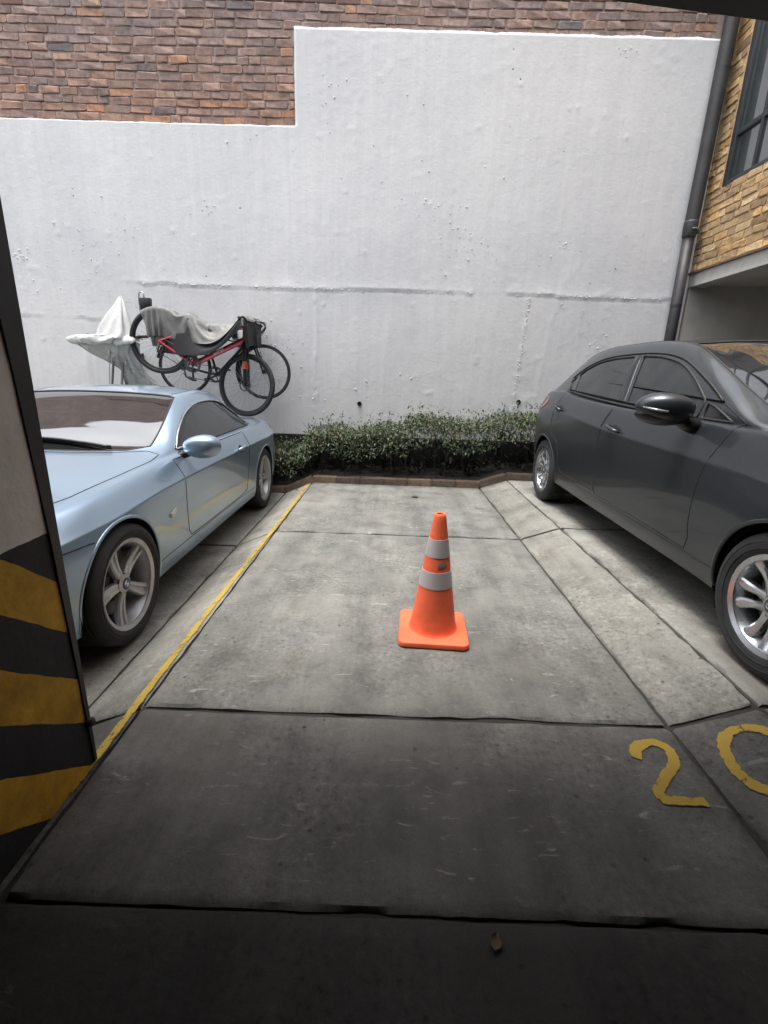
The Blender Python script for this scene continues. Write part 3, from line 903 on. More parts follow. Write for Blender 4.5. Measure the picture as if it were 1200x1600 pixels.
for a, b in zip(ed[:-1], ed[1:]):
    for (z0, z1) in ((WZ0 + 0.04, 3.90), (3.935, WZ1 - 0.04)):
        G().box((0.035 + random.uniform(-0.003, 0.003), b + 0.01, z0), (0.043, a - 0.01, z1)).build('pane', M['pane'], win, smooth=False)

# ---- drainpipe
dp = tag(empty('drainpipe', (3.485, WALL_Y - 0.11, 0)), 'dark painted drainpipe running down the corner of the white wall', 'pipe')
G().tube([(0.02, 0, 6.8), (0.02, 0, 5.0), (0.012, 0, 3.9), (0.0, 0, 3.05)], 0.074, 20, cap=False).build('upper_pipe', M['pipe'], dp, smooth=True)
G().tube([(0.0, 0, 3.0), (0.005, 0, 2.0), (0.005, 0, 0.1)], 0.063, 20).build('lower_pipe', M['pipe'], dp, smooth=True)
G().lathe([(2.96, 0.066), (2.98, 0.076), (3.12, 0.079), (3.14, 0.075)], 'z', 22).build('coupling', M['pipe'], dp, smooth=True)
g = G()
g.tube([(0.085 * math.cos(a), -0.095 * math.sin(a) - 0.005, 3.02 + 0.02 * math.sin(a)) for a in np.linspace(-0.2, 1.9, 12)], 0.011, 8)
g.tube([(0.083, 0.0, 3.02), (0.155, 0.02, 3.03)], 0.013, 8)
g.build('bracket', M['collar'], dp)
for hz in (4.6, 2.2, 5.4):
    G().lathe([(hz, 0.0765 if hz > 3 else 0.066), (hz + 0.03, 0.0765 if hz > 3 else 0.066)], 'z', 22, (0.02 if hz > 3 else 0.004, 0, 0)).build('clamp', M['pipe'], dp)

# ================================================================== covered entry the photograph is taken from
g = G()
poly = [(-8, -6), (8, -6), (8, 2.45), (0.974, 1.578), (0.52, 1.521), (-8, 1.47)]
n = len(poly)
v = [(x, y, 2.20) for x, y in poly] + [(x, y, 2.75) for x, y in poly]
g.add(v, [tuple(range(n))[::-1], tuple(range(n, 2 * n))] + [(i, (i + 1) % n, n + (i + 1) % n, n + i) for i in range(n)])
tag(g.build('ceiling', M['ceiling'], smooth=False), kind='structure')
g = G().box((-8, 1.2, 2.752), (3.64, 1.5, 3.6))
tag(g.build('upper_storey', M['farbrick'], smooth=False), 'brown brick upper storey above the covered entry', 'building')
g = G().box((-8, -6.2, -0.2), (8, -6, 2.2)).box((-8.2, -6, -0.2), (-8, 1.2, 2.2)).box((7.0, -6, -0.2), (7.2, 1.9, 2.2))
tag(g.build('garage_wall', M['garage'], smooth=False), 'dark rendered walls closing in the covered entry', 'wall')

pil = tag(empty('hazard_pillar', (-0.945, 1.24, 0)), 'white concrete pillar with black and yellow hazard stripes beside the silver blue car', 'pillar')
def pshape(u, w):
    return None
g = G()
Y0, Y1, X0 = -0.72, 0.0, -0.42
nz_, ny_ = 60, 16
for (fn, a, b) in (
    (lambda i, j: (0.004 * (vn(i * 0.5, j * 0.5, 3) - 0.5), Y0 + (Y1 - Y0) * j / ny_, -0.2 + 2.4 * i / nz_), nz_, ny_),
):
    V = [fn(i, j) for i in range(a + 1) for j in range(b + 1)]
    g.add(V, [(i * (b + 1) + j, i * (b + 1) + j + 1, (i + 1) * (b + 1) + j + 1, (i + 1) * (b + 1) + j) for i in range(a) for j in range(b)])
g.box((X0, Y0, -0.2), (-0.004, Y1, 2.2))
g.build('shaft', M['pillar'], pil, smooth=True, fix=False)
g = G()
v = []
for z, w in ((-0.15, 0.003), (0.3, 0.012), (0.8, 0.028), (1.2, 0.050), (1.4, 0.064), (2.19, 0.070)):
    v += [(-0.03, -w, z), (0.006, -w, z), (0.006, 0.006, z), (-0.03, 0.006, z)]
f = [(k * 4 + i, k * 4 + (i + 1) % 4, k * 4 + 4 + (i + 1) % 4, k * 4 + 4 + i) for k in range(5) for i in range(4)]
g.add(v, f + [(3, 2, 1, 0), (20, 21, 22, 23)])
g.build('edge_guard', M['guard'], pil)
G().lathe([(0.0, 0.016), (0.012, 0.015), (0.018, 0.008), (0.018, 0.0)], 'x', 12, (0.005, -0.003, 0.15)).build('bolt', M['guard'], pil)

# ================================================================== hedge
hd = tag(empty('hedge', (0, 5.95, 0)), 'low leafy evergreen hedge in the planter along the white wall', 'hedge')
def htop(x):
    return 0.52 + 0.15 * vn(x * 2.3 + 3, 0.2, 5) + 0.10 * vn(x * 6, 0.7, 6) + (0.10 if x > 0.2 else 0) + (-0.14 if x < -1.0 else 0) + max(0, (x - 1.1)) * 0.05
g = G()
NLEAF = 19000
for k in range(NLEAF):
    x = random.uniform(-3.3, 3.4) if k % 8 == 0 else random.uniform(-1.75, 2.35)
    top = htop(x) + zg(x) * 0.7
    u = random.random()
    if u < 0.46:                       # crown
        y = random.uniform(-0.42, 0.40); z = top - abs(random.gauss(0, 0.09)) + 0.05 * random.random() - 0.25 * max(0, abs(y) - 0.28)
    elif u < 0.80:                     # front face, thinning towards the ground
        z = top - 0.50 * random.random() ** 1.6; y = -0.36 - 0.09 * math.sin(max(0, (top - z)) * 6) + random.gauss(0, 0.045)
    elif u < 0.87:                     # loose shoots over the top
        z = top + random.random() ** 2 * 0.17; y = random.uniform(-0.3, 0.3); x = round(x * 8) / 8 + random.gauss(0, 0.025)
    else:                              # inside
        z = random.uniform(0.18, max(0.2, top - 0.1)); y = random.uniform(-0.28, 0.38)
    if z < zg(x) + 0.14 or z < top - 0.40 + 0.18 * vn(x * 5, 1.5, 77): continue
    L = random.choice([random.uniform(0.022, 0.042), random.uniform(0.038, 0.062)]); W = L * random.uniform(0.38, 0.5)
    az = random.uniform(0, 2 * math.pi); el = random.gauss(-0.35, 0.5)
    d = Vector((math.cos(az) * math.cos(el), math.sin(az) * math.cos(el) - 0.3, math.sin(el))).normalized()
    s = d.cross(Vector((random.gauss(0, 0.4), random.gauss(0, 0.4), 1))).normalized()
    nrm = s.cross(d)
    p = Vector((x, y, z))
    m = p + d * L * 0.5 - nrm * L * 0.07
    g.add([p, m + s * W * 0.5 + nrm * W * 0.22, p + d * L - nrm * L * 0.2, m - s * W * 0.5 + nrm * W * 0.22, m], [(0, 4, 1), (4, 2, 1), (0, 3, 4), (4, 3, 2)])
g.build('foliage', M['leaf'], hd, smooth=False, fix=False)
g = G()
for k in range(90):
    x = random.uniform(-1.8, 2.4) if k > 40 else random.uniform(-3.2, 3.3)
    y = random.uniform(-0.3, 0.34); t = htop(x) + zg(x) * 0.7 + random.uniform(-0.1, 0.09)
    b = zg(x)
    g.tube([(x, y, b), (x + random.gauss(0, 0.04), y + random.gauss(0, 0.03), b + (t - b) * 0.5), (x + random.gauss(0, 0.09), y + random.gauss(0, 0.07), t)], [0.006, 0.0045, 0.0018], 5)
tag(g.build('stems', M['stem'], hd), kind='stuff')
# dense twig mass inside, hedge's inner shade put into its near-black colour
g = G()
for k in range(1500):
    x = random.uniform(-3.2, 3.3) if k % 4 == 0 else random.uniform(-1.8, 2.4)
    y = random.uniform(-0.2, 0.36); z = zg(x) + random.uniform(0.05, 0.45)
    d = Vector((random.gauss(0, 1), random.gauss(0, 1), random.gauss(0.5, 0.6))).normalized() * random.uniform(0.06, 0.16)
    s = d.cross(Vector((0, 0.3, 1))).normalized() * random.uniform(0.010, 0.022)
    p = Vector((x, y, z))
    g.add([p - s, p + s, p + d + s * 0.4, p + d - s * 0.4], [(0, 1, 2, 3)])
g.build('twig_mass_shade', plain('shaded_twigs', (0.010, 0.011, 0.008), 0.9, var=0.5), hd, smooth=False, fix=False)

# ================================================================== cars
def inpoly(p, poly):
    x, y = p; c = False
    j = len(poly) - 1
    for i in range(len(poly)):
        xi, yi = poly[i]; xj, yj = poly[j]
        if (yi > y) != (yj > y) and x < (xj - xi) * (y - yi) / (yj - yi) + xi: c = not c
        j = i
    return c

def loft(pts, ts=(0, .05, .16, .32, .5, .68, .84, .95)):
    P = [np.array(p, float) for p in pts]; N = len(P); out = []
    for i in range(N - 1):
        p1, p2 = P[i], P[i + 1]
        p0 = P[i - 1] if i > 0 else 2 * p1 - p2
        p3 = P[i + 2] if i + 2 < N else 2 * p2 - p1
        for t in ts:
            out.append(0.5 * ((2 * p1) + (p2 - p0) * t + (2 * p0 - 5 * p1 + 4 * p2 - p3) * t * t + (3 * p1 - p0 - 3 * p2 + p3) * t ** 3))
    out.append(P[-1])
    return out

class Shell:
    """half of a car body as a smooth lofted skin (x out, y back from the front axle, z up) that is then cut into panels"""
    def __init__(self, feats, s0, s1, ns=150, breaks=(0, 1, 4, 6, 9), sub=6):
        fx = [pchip(f[0]) for f in feats]; fz = [pchip(f[1]) for f in feats]
        ss = np.unique(np.concatenate([np.linspace(s0, s1, ns), np.linspace(s0, s0 + 0.15, 12), np.linspace(s1 - 0.15, s1, 12)]))
        rows = []
        for s in ss:
            P = [(fx[k](s), fz[k](s)) for k in range(len(feats))]
            P[-1] = (0.0, P[-1][1])
            line = []
            for a, b in zip(breaks[:-1], breaks[1:]):
                seg = P[a:b + 1]
                if b == len(feats) - 1: seg = seg + [(-seg[-2][0], seg[-2][1])]
                c = loft(seg)
                if b == len(feats) - 1: c = c[:8 * (b - a) + 1]
                if line: c = c[1:]
                line += [tuple(q) for q in c]
            rows.append([(max(0, x), s, z) for (x, z) in line])
        self.ss = ss
        nv = len(rows[0])
        bm = bmesh.new()
        V = [[bm.verts.new(p) for p in r] for r in rows]
        for i in range(len(rows) - 1):
            for j in range(nv - 1):
                bm.faces.new((V[i][j], V[i + 1][j], V[i + 1][j + 1], V[i][j + 1]))
        # closed nose and tail
        for i, flip in ((0, True), (len(rows) - 1, False)):
            r = [V[i][j] for j in range(nv)]
            zb = r[0].co.z
            cs = [bm.verts.new((0, r[0].co.y, v.co.z)) for v in r[:-1]]
            for j in range(nv - 2):
                q = (cs[j], r[j], r[j + 1], cs[j + 1])
                bm.faces.new(q if flip else q[::-1])
            q = (cs[nv - 2], r[nv - 2], r[nv - 1])
            bm.faces.new(q if flip else q[::-1])
        bm.normal_update()
        ref = max(bm.faces, key=lambda f: f.calc_center_median().x)
        if ref.normal.x < 0:
            bmesh.ops.reverse_faces(bm, faces=bm.faces)
        bm.normal_update()
        self.bm = bm
        self.bvh = BVHTree.FromBMesh(bm)
        self.lay = bm.faces.layers.int.new('panel')
        self.names = ['body']
        self.regions = {}
    def side(self, y, z, off=0.0):
        h = self.bvh.ray_cast(Vector((3, y, z)), Vector((-1, 0, 0)))
        if h[0] is None: return None
        return h[0] + h[1] * off
    def top(self, x, y, off=0.0):
        h = self.bvh.ray_cast(Vector((max(x, 0.0005), y, 4)), Vector((0, 0, -1)))
        if h[0] is None: return None
        q = h[0] + h[1] * off
        if x <= 0.0005: q.x = 0
        return q
    def cut(self, name, poly, view, ok):
        bm = self.bm
        ix = (1, 2) if view == 'side' else (0, 1)
        n = len(poly)
        for i in range(n):
            a = poly[i]; b = poly[(i + 1) % n]
            if view == 'top' and a[0] <= 0.0 and b[0] <= 0.0: continue
            lo = (min(a[0], b[0]) - 0.035, min(a[1], b[1]) - 0.035); hi = (max(a[0], b[0]) + 0.035, max(a[1], b[1]) + 0.035)
            fs = []
            for f in bm.faces:
                c = f.calc_center_median()
                if lo[0] <= c[ix[0]] <= hi[0] and lo[1] <= c[ix[1]] <= hi[1] and ok(c, f.normal): fs.append(f)
            if not fs: continue
            d = (b[0] - a[0], b[1] - a[1])
            no = [0, 0, 0]; co = [0, 0, 0]
            no[ix[0]] = d[1]; no[ix[1]] = -d[0]
            co[ix[0]] = a[0]; co[ix[1]] = a[1]
            es = {e for f in fs for e in f.edges}; vs = {v for f in fs for v in f.verts}
            bmesh.ops.bisect_plane(bm, geom=list(fs) + list(es) + list(vs), dist=1e-5, plane_co=co, plane_no=no)
        self.names.append(name)
        k = len(self.names) - 1
        for f in bm.faces:
            c = f.calc_center_median()
            if f[self.lay] == 0 and ok(c, f.normal) and inpoly((c[ix[0]], c[ix[1]]), poly): f[self.lay] = k
        self.regions[name] = (poly, view)
    def outline(self, name, off=0.0, step=0.03, skip=None):
        poly, view = self.regions[name]
        out = []
        n = len(poly)
        for i in range(n):
            a = np.array(poly[i], float); b = np.array(poly[(i + 1) % n], float)
            m = max(1, int(np.linalg.norm(b - a) / step))
            for k in range(m):
                q = a + (b - a) * k / m
                if view == 'top' and (q[0] < 0 or (q[0] < 1e-6 and (poly[(i + 1) % n][0] < 0 and k > 0))):
                    out.append(None); continue
                p = self.side(q[0], q[1], off) if view == 'side' else self.top(q[0], q[1], off)
                out.append(None if (p is None or (skip and skip(p))) else p)
        return out
    def extract(self, name):
        self.bm.normal_update()
        k = self.names.index(name)
        return [f for f in self.bm.faces if f[self.lay] == k]

def panel_mesh(name, faces, mat, sides=(1,), push=0.0):
    me = bpy.data.meshes.new(name)
    V = []; F = []; Nn = []
    for s in sides:
        idx = {}
        for f in faces:
            q = []
            for v in f.verts:
                if v.index not in idx:
                    idx[v.index] = len(V)
                    c = v.co + v.normal * push
                    V.append((c.x * s, c.y, c.z)); Nn.append((v.normal.x * s, v.normal.y, v.normal.z))
                q.append(idx[v.index])
            F.append(q if s > 0 else q[::-1])
    if not F: return None
    if len(sides) == 2:
        Nn = [(0.0 if abs(v[0]) < 1e-4 else n[0], n[1], n[2]) for v, n in zip(V, Nn)]
    me.from_pydata(V, [], F)
    me.materials.append(mat)
    me.polygons.foreach_set('use_smooth', [True] * len(me.polygons))
    me.update()
    me.normals_split_custom_set_from_vertices([Vector(n).normalized() for n in Nn])
    return me

def runs(pts):
    out = []; cur = []
    for p in pts:
        if p is None:
            if len(cur) > 1: out.append(cur)
            cur = []
        else: cur.append(p)
    if len(cur) > 1: out.append(cur)
    if len(out) > 1 and pts[0] is not None and pts[-1] is not None:
        out[0] = out.pop() + out[0]
    return out

def seam_obj(name, pts, r, mat, parent, sides=(1,), n=6):
    full = all(p is not None for p in pts)
    for s in sides:
        for rr in ([pts] if full else runs(pts)):
            G().tube([(p.x * s, p.y, p.z) for p in rr], r, n, closed=full).build(name, mat, parent, smooth=True)

def lathe_wheel_parts(par, s, R_, rim, w, style, mats):
    """wheel about the x axis, outer face towards s"""
    hw = w / 2
    prof = [(hw * 0.80, rim - 0.004), (hw * 0.93, rim + 0.004), (hw * 0.99, rim + 0.022), (hw * 1.03, (rim + R_) / 2 + 0.004), (hw * 1.0, R_ - 0.032), (hw * 0.93, R_ - 0.012), (hw * 0.80, R_ - 0.003),
            (hw * 0.62, R_), (hw * 0.58, R_ - 0.007), (hw * 0.52, R_ - 0.007), (hw * 0.48, R_), (hw * 0.20, R_), (hw * 0.16, R_ - 0.007), (hw * 0.06, R_ - 0.007), (hw * 0.02, R_)]
    prof = prof + [(-a, b) for a, b in prof[::-1]]
    g = G().lathe([(a * s, b) for a, b in prof], 'x', 56, closed=False)
    g.f = g.f[:-2]; g.m = g.m[:-2]
    # raised ribs and moulded lettering band on the sidewall
    for rr, tw in ((rim + 0.030, 0.0022), (R_ - 0.038, 0.0022)):
        g.tube([(s * hw * 1.018, rr * math.cos(a), rr * math.sin(a)) for a in np.linspace(0, 2 * math.pi, 56, endpoint=False)], tw, 5, closed=True)
    g.build('tyre', mats['tyre'], par, smooth=50)
    g = G().lathe([(a * s, b) for a, b in [(hw * 0.86, rim - 0.016), (hw * 0.95, rim + 0.004), (hw * 0.93, rim + 0.007), (hw * 0.84, rim - 0.001), (hw * 0.80, rim - 0.014), (hw * 0.55, rim - 0.024), (0, rim - 0.036), (-hw * 0.8, rim - 0.02), (-hw * 0.85, rim + 0.004)]], 'x', 56)
    g.f = g.f[:-2]; g.m = g.m[:-2]
    g.build('rim', mats['alloy'], par, smooth=50)
    G().lathe([(-hw * 0.35 * s, 0.0), (-hw * 0.35 * s, rim - 0.02)], 'x', 40).build('back_plate', M['well'], par)
    G().lathe([(s * a, b) for a, b in [(-0.012, 0.0), (-0.012, rim * 0.70), (0.006, rim * 0.70), (0.006, rim * 0.42), (0.03, rim * 0.38), (0.03, 0.0)]], 'x', 40).build('brake_disc', M['disc'], par, smooth=30)
    G().bbox((-0.03, -rim * 0.35, rim * 0.42), (0.03, rim * 0.35, rim * 0.80), 0.012).build('brake_caliper', M['rimdark'], par)
    xo = hw * 0.80
    if style == 'star':
        def arm():
            g = G(); st = []
            rs = np.linspace(0.030, rim - 0.008, 10)
            for i, r in enumerate(rs):
                u = i / 9
                w2 = 0.021 + 0.016 * u ** 1.1
                x = xo * (0.80 + 0.13 * u) - 0.012 * math.sin(math.pi * u)
                dep = 0.032 - 0.008 * u
                gr = min(0.010, 0.0 + 0.014 * u) if u > 0.1 else 0.001
                gw = 0.003 + 0.008 * u
                sec = [(-w2 - 0.003, x - dep), (-w2 - 0.002, x - 0.008), (-w2 + 0.004, x), (-gw - 0.003, x), (-gw, x - gr), (gw, x - gr), (gw + 0.003, x), (w2 - 0.004, x), (w2 + 0.002, x - 0.008), (w2 + 0.003, x - dep)]
                st.append([(s * b, a, r) for a, b in sec])
            n = len(st[0])
            g.add([p for q in st for p in q], [(i * n + k, i * n + (k + 1) % n, (i + 1) * n + (k + 1) % n, (i + 1) * n + k) for i in range(9) for k in range(n)])
            return g.mesh('spoke', [mats['alloy']], 30)
        am = arm()
        for k in range(5):
            o = link('spoke', am, par); o.rotation_euler = (2 * math.pi * k / 5 + 0.35, 0, 0)
    else:
        def arm2(sg):
            g = G(); st = []
            rs = np.linspace(0.028, rim - 0.006, 12)
            for i, r in enumerate(rs):
                u = i / 11
                ang = sg * (0.16 + 0.20 * u + 0.10 * math.sin(math.pi * u))
                wd = 0.0150 + 0.005 * abs(u - 0.45) * 4
                x = xo * (0.86 + 0.12 * u) - 0.016 * math.sin(math.pi * u)
                c, q = math.cos(ang), math.sin(ang)
                sec = [(-wd - 0.002, x - 0.03), (-wd, x - 0.006), (-wd * 0.5, x), (wd * 0.5, x - 0.001), (wd, x - 0.006), (wd + 0.002, x - 0.03)]
                st.append([(s * b, r * q + a * c, r * c - a * q) for a, b in sec])
            n = len(st[0])
            g.add([p for q in st for p in q], [(i * n + k, i * n + (k + 1) % n, (i + 1) * n + (k + 1) % n, (i + 1) * n + k) for i in range(11) for k in range(n)])
            return g.mesh('spoke', [mats['alloy']], 30)
        ms = [arm2(1), arm2(-1)]
        for k in range(5):
            for m_ in ms:
                o = link('spoke', m_, par); o.rotation_euler = (2 * math.pi * k / 5 + 0.2, 0, 0)
    # hub, nuts and emblem
    g = G().lathe([(s * a, b) for a, b in [(xo * 0.5, 0.055), (xo * 0.80, 0.050), (xo * 0.86, 0.040), (xo * 0.88, 0.034)]], 'x', 24)
    g.build('hub', mats['alloy'], par, smooth=30)
    for k in range(5):
        a = 2 * math.pi * (k + 0.5) / 5 + 0.35
        G().lathe([(s * xo * 0.70, 0.010), (s * xo * 0.80, 0.009), (s * xo * 0.80, 0.0)], 'x', 8, (0, 0.047 * math.sin(-a), 0.047 * math.cos(a))).build('wheel_nut', M['rimdark'], par)
    g = G()
    x0 = s * (xo * 0.88 + 0.003)
    g.lathe([(s * xo * 0.86, 0.032), (x0, 0.031), (x0, 0.0)], 'x', 24, mi=0)
    if style == 'star':
        for k in range(4):
            aa = np.linspace(k * math.pi / 2, (k + 1) * math.pi / 2, 6)
            g.add([(x0 + s * 0.0015, 0, 0)] + [(x0 + s * 0.0015, 0.021 * math.sin(a), 0.021 * math.cos(a)) for a in aa], [(0, i, i + 1) for i in range(1, 6)], 1 + k % 2)
        g.build('hub_cap', [M['blackplastic'], M['roundel_b'], M['roundel_w']], par, smooth=False)
    else:
        g.tube([(x0 + s * 0.002, 0.019 * math.sin(a), 0.013 * math.cos(a)) for a in np.linspace(0, 2 * math.pi, 18, endpoint=False)], 0.002, 5, closed=True, mi=1)
        g.tube([(x0 + s * 0.002, y, z) for y, z in ((-0.017, 0.004), (-0.008, 0.003), (0, -0.006), (0.008, 0.003), (0.017, 0.004))], 0.002, 5, mi=1)
        g.build('hub_cap', [M['rimdark'], M['alloy2']], par, smooth=False)

def blob(g, c, r, n=(20, 14), e=0.75, shape=None, mi=0):
    """superellipsoid"""
    def sp(v, p): return math.copysign(abs(v) ** p, v)
    def fn(u, v):
        a = 2 * math.pi * u; b = -math.pi / 2 + math.pi * v
        p = [sp(math.cos(b), e) * sp(math.cos(a), e), sp(math.cos(b), e) * sp(math.sin(a), e), sp(math.sin(b), e)]
        if shape: p = shape(p)
        return (c[0] + r[0] * p[0], c[1] + r[1] * p[1], c[2] + r[2] * p[2])
    return g.grid(fn, n[0], n[1], mi)

def make_car(root, sh, P):
    bm = sh.bm
    paint = P['paint']
    # ---- cut the skin
    for name, poly, view, ok in P['cuts']:
        sh.cut(name, poly, view, ok)
    for y in (0.0, P['wb']):
        ra = P['arch']
        poly = [(y + ra * math.cos(a), P['wz'] + ra * math.sin(a)) for a in np.linspace(0, 2 * math.pi, 40, endpoint=False)]
        nm = 'arch%d' % (y > 0)
        for f in bm.faces:
            c = f.calc_center_median()
            # reclaim panels inside the arch so the cut applies to all of them
        old = {}
        n = len(poly)
        for i in range(n):
            a = poly[i]; b = poly[(i + 1) % n]
            lo = (min(a[0], b[0]) - 0.04, min(a[1], b[1]) - 0.04); hi = (max(a[0], b[0]) + 0.04, max(a[1], b[1]) + 0.04)
            fs = [f for f in bm.faces if lo[0] <= f.calc_center_median().y <= hi[0] and lo[1] <= f.calc_center_median().z <= hi[1] and f.calc_center_median().x > 0.56]
            if not fs: continue
            es = {e for f in fs for e in f.edges}; vs = {v for f in fs for v in f.verts}
            bmesh.ops.bisect_plane(bm, geom=list(fs) + list(es) + list(vs), dist=1e-5, plane_co=(0, a[0], a[1]), plane_no=(0, b[1] - a[1], -(b[0] - a[0])))
        sh.names.append(nm); k = len(sh.names) - 1
        for f in bm.faces:
            c = f.calc_center_median()
            if c.x > 0.56 and (c.y - y) ** 2 + (c.z - P['wz']) ** 2 < ra * ra: f[sh.lay] = k
    bm.normal_update(); bm.verts.index_update()
    # ---- panels
    made = {}
    for name in sh.names:
        if name.startswith('arch'): continue
        fs = sh.extract(name)
        if not fs: continue
        spec = P['parts'].get(name, {})
        mat = spec.get('mat', paint)
        push = spec.get('push', 0.0)
        label = spec.get('label')
        nice = spec.get('name', name)
        par = root
        if spec.get('both', True) and spec.get('centre', False):
            o = link(nice, panel_mesh(nice, fs, mat, (1, -1), push), par)
            made[name] = [(o, (1, -1))]
        else:
            made[name] = []
            for s in (1, -1):
                o = link(nice, panel_mesh(nice, fs, mat, (s,), push), par)
                made[name].append((o, (s,)))
        if label:
            for o, _ in made[name]: o['label'] = label
        if name in sh.regions:
            r = spec.get('seam', 0.0035)
            pts = sh.outline(name, spec.get('seamoff', -0.001), skip=lambda p: any((p.y - y) ** 2 + (p.z - P['wz']) ** 2 < P['arch'] ** 2 for y in (0.0, P['wb'])))
            for o, sd2 in made[name]:
                seam_obj('seal' if 'glass' in name or 'screen' in name or 'window' in name else 'gap', pts, r, spec.get('seammat', M['seam']), o, sd2)
    # ---- wheels, arches
    for y in (0.0, P['wb']):
        for s in (1, -1):
            w = empty('wheel', (s * P['track'], y, P['wz']), (R(P.get('roll', 0)) + (0.5 if y else 0), 0, 0), root)
            lathe_wheel_parts(w, s, P['R'], P['rim'], P['tw'], P['style'], P['wm'])
            ra = P['arch']
            g = G()
            pts = []
            for a in np.linspace(-0.35, math.pi + 0.35, 40):
                q = sh.side(y + ra * math.cos(a), P['wz'] + ra * math.sin(a), 0.0)
                if q is not None: pts.append((q.x * s - s * 0.006, q.y, q.z))
            g.tube(pts, 0.011, 8)
            g.build('arch_lip', paint, root, smooth=True)
            g = G()
            aa = np.linspace(-0.5, math.pi + 0.5, 28)
            V = [(s * x, y + (ra + 0.006) * math.cos(a), P['wz'] + (ra + 0.006) * math.sin(a)) for x in (0.48, P['hw'] - 0.045) for a in aa]
            g.add(V, [(i, i + 1, 28 + i + 1, 28 + i) for i in range(27)])
            g.add([(s * 0.48, y, P['wz'])] + V[:28], [(0, i, i + 1) for i in range(1, 28)])
            g.build('wheel_liner', M['well'], root, smooth=False)
    # underside
    g = G().box((-0.58, P['s0'] + 0.12, P['fz'] + 0.015), (0.58, P['s1'] - 0.14, P['fz'] + 0.05))
    g.build('floor_pan', M['well'], root, smooth=False)

SIDE = lambda c, n: c.x > 0.40 and abs(n.x) > 0.12
TOPV = lambda c, n: n.z > 0.05 and c.z > 0.55
F_ = lambda *a: list(a)

# ---------- silver-blue two-door car on the left
fb = [
 (F_((-.78,.40),(-.5,.6),(3.3,.6),(3.72,.45)), F_((-.78,.24),(-.5,.19),(0,.18),(2.7,.18),(3.3,.24),(3.72,.32))),
 (F_((-.78,.52),(-.70,.66),(-.55,.76),(-.3,.83),(0,.862),(.5,.842),(1.4,.842),(2.3,.855),(2.7,.88),(3.1,.85),(3.4,.78),(3.62,.66),(3.72,.50)), F_((-.78,.26),(-.4,.21),(0,.2),(.4,.195),(2.4,.205),(2.7,.22),(3.3,.28),(3.72,.36))),
 (F_((-.78,.55),(-.70,.69),(-.55,.785),(-.3,.85),(0,.882),(.5,.860),(1.4,.862),(2.3,.875),(2.7,.898),(3.1,.87),(3.4,.80),(3.62,.685),(3.72,.53)), F_((-.78,.34),(-.4,.32),(.4,.30),(2.4,.31),(3.72,.44))),
 (F_((-.78,.56),(-.70,.70),(-.55,.795),(-.3,.862),(0,.892),(.5,.870),(1.4,.872),(2.3,.884),(2.7,.905),(3.1,.875),(3.4,.805),(3.62,.69),(3.72,.54)), F_((-.78,.46),(-.4,.52),(0,.55),(1.4,.52),(2.7,.55),(3.72,.55))),
 (F_((-.78,.54),(-.7,.68),(-.55,.775),(-.3,.84),(0,.872),(.5,.880),(1.4,.893),(2.3,.898),(2.7,.897),(3.1,.865),(3.4,.79),(3.62,.68),(3.72,.54)), F_((-.78,.58),(-.5,.65),(0,.69),(.5,.72),(1.6,.738),(2.7,.745),(3.2,.745),(3.72,.69))),
 (F_((-.78,.50),(-.7,.62),(-.55,.70),(-.3,.765),(0,.80),(.5,.812),(.8,.828),(1.4,.84),(2.3,.836),(2.7,.81),(3.1,.77),(3.4,.715),(3.62,.62),(3.72,.50)), F_((-.78,.63),(-.55,.705),(-.3,.75),(0,.785),(.5,.828),(.8,.842),(1.5,.862),(2.2,.868),(2.6,.870),(3.0,.865),(3.4,.85),(3.62,.825),(3.72,.765))),
 (F_((-.78,.46),(-.7,.57),(-.55,.64),(-.3,.70),(0,.73),(.5,.755),(.8,.79),(1.4,.808),(2.3,.80),(2.6,.77),(3.1,.71),(3.4,.655),(3.62,.56),(3.72,.46)), F_((-.78,.645),(-.55,.725),(-.3,.772),(0,.81),(.5,.852),(.8,.866),(1.5,.882),(2.2,.886),(2.6,.888),(3.0,.885),(3.4,.87),(3.62,.84),(3.72,.785))),
 (F_((-.78,.36),(-.55,.48),(0,.55),(.5,.64),(.72,.735),(1.0,.70),(1.45,.625),(1.8,.61),(2.2,.605),(2.45,.63),(2.7,.66),(3.0,.62),(3.4,.56),(3.72,.38)), F_((-.78,.66),(-.55,.745),(-.3,.792),(0,.832),(.5,.872),(.66,.882),(.78,.91),(1.0,1.005),(1.25,1.11),(1.45,1.170),(1.8,1.190),(2.1,1.165),(2.35,1.075),(2.6,.93),(2.75,.90),(3.0,.895),(3.4,.88),(3.72,.80))),
 (F_((-.78,.22),(-.55,.3),(0,.34),(.5,.42),(.8,.5),(1.45,.46),(2.2,.45),(2.6,.48),(3.0,.42),(3.72,.22)), F_((-.78,.665),(-.55,.755),(-.3,.803),(0,.845),(.52,.885),(.66,.90),(.85,.98),(1.1,1.095),(1.40,1.212),(1.8,1.247),(2.1,1.23),(2.35,1.15),(2.6,1.0),(2.8,.915),(3.0,.90),(3.4,.885),(3.72,.805))),
 (F_((-.78,0),(3.72,0)), F_((-.78,.67),(-.55,.76),(-.3,.81),(0,.852),(.50,.89),(.62,.90),(.85,1.005),(1.1,1.122),(1.36,1.225),(1.8,1.265),(2.1,1.25),(2.35,1.18),(2.6,1.04),(2.85,.925),(3.0,.905),(3.4,.89),(3.72,.805))),
]
shB = Shell(fb, -.78, 3.72)
carB = tag(empty('parked_car', (-2.195, 2.195, LEFT_Z + 0.004)), 'silver blue two door car parked beside the hazard striped pillar', 'car', 'cars parked in the bays')
